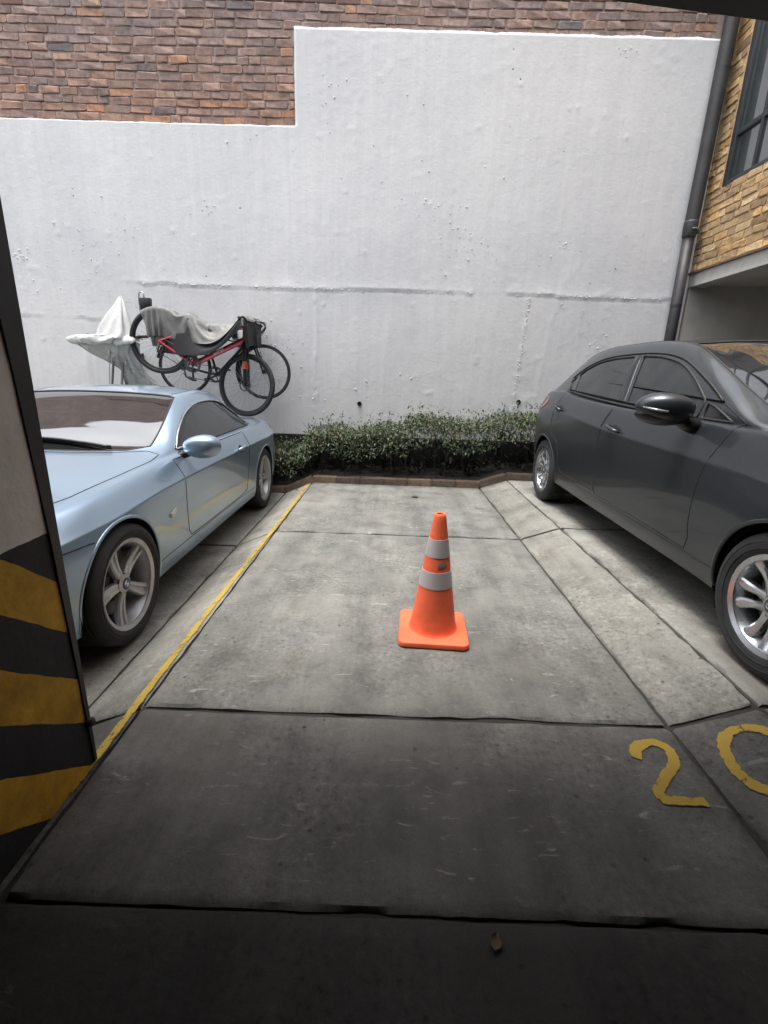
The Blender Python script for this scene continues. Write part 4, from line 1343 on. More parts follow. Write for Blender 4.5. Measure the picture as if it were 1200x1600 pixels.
gb_out = catmull([(.86, .890), (1.02, .985), (1.25, 1.082), (1.5, 1.140), (1.8, 1.155), (2.06, 1.135), (2.28, 1.06), (2.46, .965), (2.58, .90)], 4)
gb_poly = [tuple(p) for p in gb_out] + [(2.2, .898), (1.5, .894), (.9, .880)]
fr = [p for p in gb_poly]
ws_poly = [(0, .60), (.35, .625), (.55, .68), (.66, .76)] + [tuple(p) for p in catmull([(.66, .78), (.64, .97), (.60, 1.2), (.565, 1.37)], 4)] + [(.50, 1.385), (.3, 1.37), (0, 1.355), (-.2, 1.0)]
hood_poly = [(0, -.60), (.3, -.585), (.5, -.52), (.62, -.38), (.70, -.1), (.735, .25), (.752, .55), (.75, .68), (.67, .70), (.5, .625), (.3, .578), (0, .555), (-.2, 0)]
door_poly = [tuple(p) for p in catmull([(.715, .845), (.735, .70), (.755, .5), (.765, .36)], 5)] + [tuple(p) for p in catmull([(.80, .315), (1.3, .315), (1.95, .325), (2.06, .40), (2.11, .60), (2.10, .78), (2.075, .872)], 4)] + [(1.5, .868), (.85, .848)]
bump_f = [(-.9, .1), (-.9, .60), (-.55, .63), (-.25, .625), (-.12, .61), (-.10, .1)]
bump_r = [(3.9, .1), (3.9, .60), (3.5, .62), (3.06, .60), (3.0, .1)]
rear_s = [(0, 2.38), (.3, 2.385), (.52, 2.42), (.58, 2.55), (.56, 2.72), (.3, 2.80), (0, 2.81), (-.2, 2.6)]
boot = [(0, 2.92), (.45, 2.92), (.58, 3.05), (.56, 3.4), (.50, 3.6), (0, 3.64), (-.2, 3.2)]
roofp = [(0, 1.372), (.3, 1.387), (.52, 1.405), (.545, 1.6), (.54, 2.1), (.55, 2.33), (.3, 2.375), (0, 2.37), (-.2, 2.0)]
sill = [(.33, .05), (.33, .298), (2.36, .306), (2.36, .05)]
PB = dict(paint=M['bluepaint'], wb=2.66, wz=0.318, R=0.318, rim=0.234, tw=0.225, track=0.772, arch=0.352, hw=0.89, s0=-.78, s1=3.72, fz=.20,
    style='star', wm=dict(tyre=M['tyre'], alloy=M['alloy']),
    cuts=[('side_glass', gb_poly, 'side', lambda c, n: c.x > .5 and c.z > .84), ('screen_front', ws_poly, 'top', TOPV), ('screen_rear', rear_s, 'top', TOPV), ('hood', hood_poly, 'top', TOPV), ('roof_panel', roofp, 'top', TOPV), ('boot_lid', boot, 'top', TOPV),
          ('door', door_poly, 'side', SIDE), ('bumper_f', bump_f, 'side', lambda c, n: c.y < 0 and n.z < .75), ('bumper_r', bump_r, 'side', lambda c, n: c.y > 2.7), ('sill', sill, 'side', lambda c, n: c.x > .4)],
    parts=dict(side_glass=dict(name='side_window', mat=M['glass'], push=-.004, seam=.008, seammat=M['seal']), screen_front=dict(name='windscreen', mat=M['screen'], push=-.003, centre=True, seam=.006, seammat=M['seal']),
        screen_rear=dict(name='rear_window', mat=M['glass'], push=-.003, centre=True, seam=.006, seammat=M['seal']), hood=dict(centre=True), roof_panel=dict(name='roof', centre=True, seam=.003), boot_lid=dict(centre=True),
        bumper_f=dict(name='bumper', centre=True), bumper_r=dict(name='bumper', centre=True), body=dict(centre=True), sill=dict(seam=.003)))
make_car(carB, shB, PB)
def surf_box(sh, y, z, ly, lz, t=0.012, off=0.0, n=8):
    """small raised panel that follows the skin"""
    g = G()
    V = []
    for o in (-0.004, t):
        for (a, b) in ((-1, -1), (1, -1), (1, 1), (-1, 1)):
            k = 1.0 if o < 0 else 0.86
            p = sh.side(y + a * ly / 2 * k, z + b * lz / 2 * k, off + o)
            V.append(p)
    return V, [(0, 1, 2, 3), (4, 5, 6, 7), (0, 1, 5, 4), (1, 2, 6, 5), (2, 3, 7, 6), (3, 0, 4, 7)]
def on_skin(root, sh, name, y, z, ly, lz, mat, t=0.012, sides=(1, -1), tilt=0.0):
    for s in sides:
        V, F = surf_box(sh, y, z, ly, lz, t)
        G().add([(p.x * s, p.y, p.z + (p.y - y) * tilt) for p in V], F).build(name, mat, root, smooth=False)

def door_handle(root, sh, y, z, L, mat, rise=0.03, cup=True):
    for s in (1, -1):
        g = G()
        pts = []
        for u in np.linspace(-0.5, 0.5, 9):
            p = sh.side(y + u * L, z + rise * u, 0.006 + 0.030 * (1 - (2 * abs(u)) ** 4))
            pts.append((p.x * s, p.y, p.z))
        g.tube(pts, [0.009, 0.012, 0.013, 0.0135, 0.0135, 0.0135, 0.013, 0.012, 0.009], 8)
        h = g.build('door_handle', mat, root, smooth=True)
        if cup:
            c = sh.side(y - 0.0, z - 0.002, 0.001)
            g = G()
            ring = [sh.side(y + 0.045 * math.cos(a), z - 0.004 + 0.034 * math.sin(a), 0.0012) for a in np.linspace(0, 2 * math.pi, 20, endpoint=False)]
            g.add([(c.x * s, c.y, c.z)] + [(p.x * s, p.y, p.z) for p in ring], [(0, i, i % 20 + 1) for i in range(1, 21)])
            g.build('handle_recess', M['seam'], h, smooth=False)

def bmw_extras(root, sh):
    door_handle(root, sh, 1.86, .752, .17, M['bluepaint'], 0.012)
    on_skin(root, sh, 'side_marker', .545, .545, .075, .030, M['marker'], .010, tilt=0.3)
    for s in (1, -1):
        # door mirror
        mc = (s * 0.955, 0.86, 0.915)
        g = G()
        def shp(p):
            x, y, z = p
            k = 1.0 - 0.22 * max(0, -x * s)           # narrower near the door
            yy = y * (0.75 if y > 0 else 1.0)
            return [x, yy * k + 0.10 * x * s, z * k * (0.95 if z > 0 else 1.0) + 0.06 * x * s]
        blob(g, mc, (0.120, 0.085, 0.080), (28, 18), 0.80, shp)
        mir = g.build('door_mirror', M['bluepaint'], root, smooth=True)
        g = G()
        g.tube([(s * 0.80, 0.86, 0.850), (s * 0.85, 0.86, 0.858), (s * 0.90, 0.87, 0.880)], [0.028, 0.022, 0.024], 10)
        g.build('mirror_arm', M['blackplastic'], mir, smooth=True)
        g = G().tube([(mc[0] + 0.118 * math.cos(a), mc[1] + 0.012 * s * math.cos(a) + 0.012, mc[2] - 0.010 + 0.03 * math.sin(a) * 0.0) for a in np.linspace(math.pi * 0, math.pi, 3)], 0.001, 4)
        yb = mc[1] + 0.066
        g = G()
        g.add([(mc[0] + 0.095 * math.cos(a) * (1 - 0.1 * math.cos(a) * -s), yb, mc[2] + 0.05 * math.sin(a)) for a in np.linspace(0, 2 * math.pi, 24, endpoint=False)], [tuple(range(24))])
        g.build('mirror_glass', M['glass'], mir, smooth=False)
        # trim along the door window and A pillar
        pts = [sh.side(y, z, 0.004) for y, z in gb_out]
        seam_obj('window_trim', pts, 0.006, M['trim'], root, (s,))
        # headlamp, tail lamp
        g = G()
        P = [(-.68, .62), (-.58, .685), (-.46, .70), (-.48, .65), (-.56, .60), (-.66, .56)]
        V = []
        for o in (-.004, .006):
            for (y, z) in P:
                p = sh.side(y, z, o)
                if p is None: p = Vector((.6, y, z))
                V.append((p.x * s, p.y, p.z))
        n = len(P)
        g.add(V, [tuple(range(n)), tuple(range(n, 2 * n))] + [(i, (i + 1) % n, n + (i + 1) % n, n + i) for i in range(n)])
        g.build('headlamp', M['lampglass'], root, smooth=False)
        g = G()
        P = [(3.68, .80), (3.40, .86), (3.30, .80), (3.40, .70), (3.68, .66)]
        V = []
        for o in (-.004, .006):
            for (y, z) in P:
                p = sh.side(y, z, o)
                V.append((p.x * s, p.y, p.z))
        n = len(P)
        g.add(V, [tuple(range(n)), tuple(range(n, 2 * n))] + [(i, (i + 1) % n, n + (i + 1) % n, n + i) for i in range(n)])
        g.build('tail_lamp', M['tailred'], root, smooth=False)
        # twin grille halves
        g = G()
        ring = [(s * (.11 + .095 * math.copysign(abs(math.cos(a)) ** .6, math.cos(a))), -.787, .545 + .065 * math.copysign(abs(math.sin(a)) ** .6, math.sin(a))) for a in np.linspace(0, 2 * math.pi, 24, endpoint=False)]
        g.tube(ring, .008, 6, closed=True)
        gr = g.build('grille', M['trim'], root, smooth=True)
        g = G()
        g.add([(x, y + .003, z) for x, y, z in ring], [tuple(range(24))])
        g.build('grille_mesh', M['seam'], gr, smooth=False)
    G().bbox((-.36, -.792, .30), (.36, -.775, .40), .006).build('lower_intake', M['seam'], root)
    G().bbox((-.26, -.798, .415), (.26, -.786, .475), .004).build('number_plate', plain('plate_yellow', (.55, .42, .05), .4), root)
    # wipers
    for (pts, off) in ((((.46, .665), (.25, .70), (.0, .72), (-.30, .70)), .016), (((-.05, .63), (-.25, .68), (-.5, .76)), .016)):
        g = G(); V = []
        for (x, y) in catmull([np.array(p) for p in pts], 4):
            p = sh.top(abs(x), y, off + .006)
            V.append((p.x if x > 0 else -p.x, p.y, p.z))
        g.tube(V, .011, 6)
        g.tube([(v[0], v[1] + .012, v[2] - .012) for v in V], .008, 6)
        w = g.build('wiper', M['blackplastic'], root, smooth=True)
bmw_extras(carB, shB)

# ---------- dark grey hatchback on the right
fm = [
 (F_((-.82,.4),(-.5,.58),(3.0,.6),(3.45,.5)), F_((-.82,.24),(-.4,.2),(.5,.2),(2.4,.215),(3.0,.26),(3.45,.34))),
 (F_((-.82,.48),(-.72,.66),(-.5,.78),(-.2,.825),(0,.835),(.5,.810),(2.3,.815),(2.8,.840),(3.1,.82),(3.35,.74),(3.45,.6)), F_((-.82,.25),(-.4,.21),(.5,.225),(2.3,.24),(2.8,.26),(3.45,.36))),
 (F_((-.82,.50),(-.72,.68),(-.5,.795),(-.2,.84),(0,.85),(.5,.828),(2.3,.833),(2.8,.856),(3.1,.838),(3.35,.76),(3.45,.62)), F_((-.82,.34),(.5,.325),(2.3,.345),(3.45,.46))),
 (F_((-.82,.52),(-.72,.69),(-.5,.80),(-.2,.85),(0,.862),(.5,.845),(1.4,.838),(2.3,.850),(2.8,.868),(3.1,.85),(3.35,.77),(3.45,.63)), F_((-.82,.5),(0,.57),(1.4,.56),(2.8,.62),(3.45,.62))),
 (F_((-.82,.52),(-.72,.68),(-.5,.785),(-.2,.828),(0,.842),(.5,.838),(1.4,.842),(2.3,.848),(2.8,.856),(3.1,.835),(3.35,.76),(3.45,.625)), F_((-.82,.62),(-.4,.72),(0,.76),(.5,.79),(1.5,.82),(2.6,.885),(3.1,.89),(3.45,.84))),
 (F_((-.82,.48),(-.72,.62),(-.5,.71),(-.2,.755),(0,.77),(.45,.79),(1,.805),(2.3,.806),(2.8,.79),(3.1,.76),(3.35,.695),(3.45,.58)), F_((-.82,.68),(-.5,.82),(-.2,.88),(.1,.925),(.45,.95),(.85,.958),(1.5,.972),(2.3,1.012),(2.7,1.05),(3.1,1.04),(3.35,.98),(3.45,.90))),
 (F_((-.82,.44),(-.72,.57),(-.5,.66),(-.2,.71),(0,.73),(.45,.755),(1,.772),(2.3,.77),(2.8,.75),(3.1,.72),(3.35,.66),(3.45,.54)), F_((-.82,.695),(-.5,.835),(-.2,.895),(.1,.94),(.45,.965),(.85,.973),(1.5,.987),(2.3,1.027),(2.7,1.065),(3.1,1.055),(3.35,.995),(3.45,.915))),
 (F_((-.82,.35),(-.5,.5),(0,.58),(.3,.66),(.42,.715),(.8,.68),(1.3,.622),(1.8,.602),(2.4,.592),(2.8,.585),(3.1,.60),(3.3,.61),(3.45,.5)), F_((-.82,.72),(-.5,.86),(0,.945),(.3,.985),(.40,1.0),(.6,1.085),(.9,1.215),(1.2,1.32),(1.45,1.368),(1.8,1.385),(2.2,1.385),(2.6,1.348),(2.9,1.272),(3.15,1.145),(3.35,1.03),(3.45,.93))),
 (F_((-.82,.2),(-.5,.3),(.3,.42),(1.3,.45),(2.8,.42),(3.45,.3)), F_((-.82,.725),(-.5,.87),(0,.955),(.28,.995),(.5,1.09),(.9,1.27),(1.3,1.40),(1.8,1.44),(2.4,1.452),(2.9,1.395),(3.15,1.29),(3.3,1.16),(3.45,.95))),
 (F_((-.82,0),(3.45,0)), F_((-.82,.73),(-.5,.875),(0,.96),(.22,.995),(.5,1.13),(.9,1.305),(1.3,1.42),(1.8,1.46),(2.4,1.475),(2.9,1.43),(3.12,1.36),(3.25,1.25),(3.45,.96))),
]
def rmap(y):
    t = min(1, max(0, (y - 1.8) / .6)); return y + .09 * t * t * (3 - 2 * t)
fm = [([(rmap(a), b) for a, b in fx], [(rmap(a), b) for a, b in fz]) for fx, fz in fm]
shM = Shell(fm, -.82, 3.54)
carM = tag(empty('parked_car', (2.375, 1.71, RIGHT_Z + 0.004)), 'dark grey five door hatchback parked beside the orange cone bay', 'car', 'cars parked in the bays')
def cm(pts, n=4): return [tuple(p) for p in catmull(pts, n)]
g_front = cm([(.80, 1.075), (.98, 1.18), (1.20, 1.27), (1.45, 1.318), (1.70, 1.335)]) + [(1.58, 1.005), (1.2, .990), (.80, .982)]
g_quarter = [(.54, .982), (.765, .984), (.765, 1.062), (.70, 1.045)]
g_rear = [(1.705, 1.012), (1.81, 1.333)] + cm([(1.84, 1.337), (2.1, 1.333), (2.32, 1.308), (2.52, 1.255)]) + [(2.585, 1.215), (2.47, 1.058), (2.1, 1.032)]
g_rq = [(2.505, 1.066), (2.615, 1.205), (2.69, 1.155), (2.62, 1.082)]
ws_m = [(0, .24), (.35, .265), (.55, .33), (.625, .42)] + cm([(.625, .46), (.62, .75), (.585, 1.05), (.55, 1.28)]) + [(.5, 1.30), (.3, 1.29), (0, 1.285), (-.2, .8)]
hood_m = [(0, -.70), (.3, -.68), (.5, -.6), (.62, -.4), (.68, -.1), (.705, .2), (.70, .33), (.60, .335), (.4, .25), (0, .20), (-.2, 0)]
fdoor = cm([(.46, .985), (.50, .90), (.56, .72), (.575, .5), (.56, .40)]) + cm([(.58, .335), (1.1, .345), (1.62, .352), (1.70, .37), (1.735, .55), (1.72, .85), (1.65, 1.01), (1.735, 1.25), (1.765, 1.352)]) + cm([(1.6, 1.345), (1.4, 1.33), (1.15, 1.275), (.9, 1.175), (.7, 1.085)])
rdoor = cm([(1.78, 1.352), (1.75, 1.25), (1.665, 1.01), (1.735, .85), (1.75, .55), (1.715, .37)], 4) + [(2.3, .362), (2.37, .40)] + cm([(2.41, .52), (2.47, .62), (2.62, .70), (2.66, .80), (2.62, .95), (2.58, 1.08), (2.72, 1.16), (2.60, 1.25), (2.42, 1.308), (2.1, 1.348)], 4)
bump_fm = [(-.95, .1), (-.95, .60), (-.6, .66), (-.38, .66), (-.30, .6), (-.30, .1)]
bump_rm = [(3.6, .1), (3.6, .70), (3.3, .70), (3.1, .62), (3.05, .1)]
sill_m = [(.33, .05), (.33, .318), (2.42, .338), (2.42, .05)]
roof_m = [(0, 1.292), (.3, 1.297), (.49, 1.31), (.545, 1.5), (.54, 2.2), (.53, 2.85), (.3, 2.98), (0, 3.0), (-.2, 2.0)]
rear_m = [(0, 3.10), (.3, 3.09), (.48, 3.10), (.50, 3.2), (.45, 3.32), (0, 3.35), (-.2, 3.2)]
for _p in (g_front, g_quarter, g_rear, g_rq, fdoor, rdoor, bump_rm, sill_m): _p[:] = [(rmap(a), b) for a, b in _p]
for _p in (roof_m, rear_m): _p[:] = [(a, rmap(b)) for a, b in _p]
PM = dict(paint=M['greypaint'], wb=2.89, wz=0.300, R=0.300, rim=0.204, tw=0.19, track=0.752, arch=0.345, hw=0.85, s0=-.82, s1=3.54, fz=.21,
    style='fork', wm=dict(tyre=M['tyre'], alloy=M['alloy2']),
    cuts=[('glass_front', g_front, 'side', lambda c, n: c.x > .5 and c.z > .95), ('glass_quarter', g_quarter, 'side', lambda c, n: c.x > .5 and c.z > .95), ('glass_rear', g_rear, 'side', lambda c, n: c.x > .5 and c.z > .95), ('glass_rq', g_rq, 'side', lambda c, n: c.x > .5 and c.z > .95),
          ('screen_front', ws_m, 'top', TOPV), ('screen_rear', rear_m, 'top', lambda c, n: c.z > .9), ('hood', hood_m, 'top', TOPV), ('roof_panel', roof_m, 'top', TOPV),
          ('door_front', fdoor, 'side', lambda c, n: c.x > .4 and abs(n.x) > .12), ('door_rear', rdoor, 'side', lambda c, n: c.x > .4 and abs(n.x) > .12), ('bumper_f', bump_fm, 'side', lambda c, n: c.y < 0 and n.z < .75), ('bumper_r', bump_rm, 'side', lambda c, n: c.y > 2.7), ('sill', sill_m, 'side', lambda c, n: c.x > .4)],
    parts=dict(glass_front=dict(name='side_window', mat=M['glass2'], push=-.004, seam=.008, seammat=M['seal']), glass_quarter=dict(name='quarter_window', mat=M['blackplastic'], push=-.002, seam=.007, seammat=M['seal']),
        glass_rear=dict(name='side_window', mat=M['glass2'], push=-.004, seam=.008, seammat=M['seal']), glass_rq=dict(name='quarter_window', mat=M['glass2'], push=-.004, seam=.006, seammat=M['seal']),
        screen_front=dict(name='windscreen', mat=M['screen'], push=-.003, centre=True, seam=.006, seammat=M['seal']), screen_rear=dict(name='rear_window', mat=M['glass2'], push=-.003, centre=True, seam=.006, seammat=M['seal']),
        hood=dict(centre=True), roof_panel=dict(name='roof', centre=True, seam=.003), door_front=dict(name='door'), door_rear=dict(name='door'),
        bumper_f=dict(name='bumper', centre=True), bumper_r=dict(name='bumper', centre=True), body=dict(centre=True), sill=dict(seam=.003)))
make_car(carM, shM, PM)
def mazda_extras(root, sh):
    door_handle(root, sh, 1.53, .845, .165, M['greypaint'], 0.03)
    door_handle(root, sh, 2.62, .915, .155, M['greypaint'], 0.03)
    for s in (1, -1):
        mc = (s * 0.955, 0.78, 1.035)
        g = G()
        def shp(p):
            x, y, z = p
            k = 1.0 - 0.30 * max(0, x * s) ** 2 - 0.10 * max(0, -x * s)
            return [x, y * (0.7 if y > 0 else 1.0) * k + 0.22 * x * s, z * k * (0.85 if z > 0 else 1.0) + 0.05 * x * s]
        blob(g, mc, (0.135, 0.10, 0.086), (30, 20), 0.82, shp)
        mir = g.build('door_mirror', M['greypaint'], root, smooth=True)
        g = G()
        blob(g, (mc[0] + s * .004, mc[1] + .006, mc[2] - .040), (0.130, 0.088, 0.056), (26, 14), 0.85, shp)
        g.build('mirror_lower', M['blackplastic'], mir, smooth=True)
        g = G().tube([(s * .80, .74, .945), (s * .845, .745, .955), (s * .89, .76, .985), (s * .91, .765, 1.01)], [.045, .036, .032, .038], 12)
        g.build('mirror_arm', M['blackplastic'], mir, smooth=True)
        g = G().tube([(mc[0] + s * .03, mc[1] - .098, mc[2] - .02), (mc[0] + s * .08, mc[1] - .07, mc[2] - .012), (mc[0] + s * .118, mc[1] - .02, mc[2] - .002)], .006, 6)
        g.build('turn_signal', M['lampglass'], mir, smooth=True)
        # pillar edges: bright line on the B pillar and waist seal
        for (a, b) in (((1.605, 1.01), (1.735, 1.33)),):
            pts = [sh.side(a[0] + (b[0] - a[0]) * u, a[1] + (b[1] - a[1]) * u, .003) for u in np.linspace(0, 1, 8)]
            seam_obj('pillar_trim', pts, .002, M['collar'], root, (s,))
        pts = [sh.side(y, z, .004) for y, z in cm([(.79, .979), (1.0, .983), (1.2, .987), (1.62, 1.003), (2.1, 1.028), (2.46, 1.052), (2.66, 1.075)])]
        seam_obj('waist_seal', pts, .010, M['seal'], root, (s,))
        pts = [sh.side(y, z, .003) for y, z in cm([(.66, 1.07), (.80, 1.14), (.95, 1.205), (1.2, 1.295), (1.45, 1.338), (1.8, 1.354), (2.25, 1.345), (2.57, 1.29), (2.81, 1.19)])]
        seam_obj('roof_drip', pts, .006, M['seal'], root, (s,))
        on = []
        for P, nm, mt in (([(3.40, .93), (3.28, .985), (3.08, 1.01), (2.93, .99), (2.92, .95), (3.02, .89), (3.25, .84), (3.42, .83)], 'tail_lamp', 'tailred'), ([(-.70, .62), (-.58, .74), (-.25, .80), (-.35, .72), (-.6, .62)], 'headlamp', 'lampglass')):
            g = G(); V = []
            for o in (-.004, .006):
                for (y, z) in P:
                    p = sh.side(rmap(y), z, o)
                    V.append((p.x * s, p.y, p.z))
            n = len(P)
            g.add(V, [tuple(range(n)), tuple(range(n, 2 * n))] + [(i, (i + 1) % n, n + (i + 1) % n, n + i) for i in range(n)])
            g.build(nm, M[mt], root, smooth=False)
    ring = [(.30 * math.copysign(abs(math.cos(a)) ** .7, math.cos(a)), -.828, .48 + .11 * math.copysign(abs(math.sin(a)) ** .7, math.sin(a))) for a in np.linspace(0, 2 * math.pi, 28, endpoint=False)]
    gr = G().tube(ring, .010, 6, closed=True).build('grille', M['trim'], root, smooth=True)
    G().add([(x, y + .004, z) for x, y, z in ring], [tuple(range(28))]).build('grille_mesh', M['seam'], gr, smooth=False)
    G().bbox((-.26, -.845, .36), (.26, -.832, .42), .004).build('number_plate', plain('plate_yellow_b', (.55, .42, .05), .4), root)
    g = G(); V = []
    for (x, y) in catmull([np.array(p) for p in ((-.38, .36), (-.2, .35), (0, .37), (.3, .44))], 4):
        p = sh.top(abs(x), y, .022)
        V.append((p.x if x > 0 else -p.x, p.y, p.z))
    g.tube(V, .010, 6)
    g.build('wiper', M['blackplastic'], root, smooth=True)
    # roof aerial
    G().tube([(0, 2.94, 1.40), (0, 3.07, 1.52)], [.006, .003], 6).build('aerial', M['blackplastic'], root)
mazda_extras(carM, shM)

# ================================================================== traffic cone
cone = tag(empty('traffic_cone', (0.255, 2.13, 0.004), (0, 0, R(-3))), 'orange traffic cone with two pale reflective bands standing in the empty bay', 'traffic cone')
hb = 0.172
def rsq(h, r, z, n=8):
    out = []
    for (sx, sy, a0) in ((1, 1, 0), (-1, 1, 90), (-1, -1, 180), (1, -1, 270)):
        for k in range(n + 1):
            a = R(a0 + 90 * k / n)
            out.append((sx * (h - r) + r * math.cos(a), sy * (h - r) + r * math.sin(a), z))
    return out
g = G()
lv = [(hb - .004, .032, 0.0), (hb, .036, .004), (hb, .036, .020), (hb - .003, .034, .026), (hb - .009, .030, .029), (.10, .09, .031)]
V = []
for h, r, z in lv: V += rsq(h, r, z)
n = 36
F = [(k * n + i, k * n + (i + 1) % n, (k + 1) * n + (i + 1) % n, (k + 1) * n + i) for k in range(len(lv) - 1) for i in range(n)]
F += [tuple(range(n))[::-1], tuple((len(lv) - 1) * n + i for i in range(n))]
g.add(V, F)
g.build('base', M['cone'], cone, smooth=30)
CR = lambda z: 0.118 - (0.118 - 0.0275) * (z - .03) / (.632 - .03)
prof = [(.028, .128), (.032, .123), (.038, .119)] + [(z, CR(z)) for z in (.06, .2, .3, .42, .52, .60)] + [(.622, CR(.622)), (.630, CR(.63) - .002), (.632, CR(.632) - .005), (.630, .017), (.60, .016), (.45, .03)]
g = G().lathe(prof, 'z', 48); g.f = g.f[:-2]; g.m = g.m[:-2]
g.build('body', M['cone'], cone, smooth=50)
for z0, z1 in ((.268, .350), (.423, .510)):
    pr_ = [(z0 - .0005, CR(z0) - .002), (z0, CR(z0) + .0016), ((z0 + z1) / 2, CR((z0 + z1) / 2) + .0018), (z1, CR(z1) + .0016), (z1 + .0005, CR(z1) - .002)]
    g = G().lathe(pr_, 'z', 48); g.f = g.f[:-2]; g.m = g.m[:-2]
    g.build('reflective_band', M['collar_w'], cone, smooth=60)
g = G()
def stf(u, v):
    z = .378 + .026 * v + .012 * (u - .5)
    a = R(-88 + 38 * u)
    r = CR(z) + .0022
    return (r * math.cos(a), r * math.sin(a), z)
g.grid(stf, 8, 2)
g.build('sticker', M['sticker'], cone, smooth=True)

# ================================================================== bicycles
def tube_of(name, segs, mat, par, n=10):
    g = G()
    for pts, r in segs: g.tube(pts, r, n)
    return g.build(name, mat, par, smooth=50)

def bike_wheel(par, c, Rw, tyre_r, steer=None, fat=True, disc=False, name='wheel'):
    w = empty(name, c, parent=par)
    if steer: w.rotation_euler = (0, 0, steer)
    N = 64
    an = np.linspace(0, 2 * math.pi, N, endpoint=False)
    G().tube([((Rw - tyre_r) * math.cos(a), 0, (Rw - tyre_r) * math.sin(a)) for a in an], tyre_r, 10, closed=True).build('tyre', M['tyre'], w, smooth=True)
    rr = Rw - 2 * tyre_r - 0.006
    G().tube([(rr * math.cos(a), 0, rr * math.sin(a)) for a in an], 0.010, 8, closed=True).build('rim', M['bikeblack'] if fat else M['rimdark'], w, smooth=True)
    g = G()
    for k in range(32):
        a = 2 * math.pi * k / 32; b = a + (0.55 if k % 4 < 2 else -0.55); sy = 0.028 if k % 2 else -0.028
        g.tube([(rr * math.cos(a), 0, rr * math.sin(a)), (0.026 * math.cos(b), sy, 0.026 * math.sin(b))], 0.0016, 4)
    tag(g.build('spokes', M['wire'], w, smooth=False), kind='stuff')
    G().lathe([(-.05, .012), (-.035, .014), (-.033, .026), (-.027, .026), (-.025, .016), (.025, .016), (.027, .026), (.033, .026), (.035, .014), (.05, .012)], 'y', 14).build('hub', M['bikeblack'], w, smooth=30)
    if disc:
        G().tube([(.068 * math.cos(a), -.038, .068 * math.sin(a)) for a in np.linspace(0, 2 * math.pi, 30, endpoint=False)], .008, 4, closed=True).build('brake_disc', M['rimdark'], w, smooth=False)
    return w

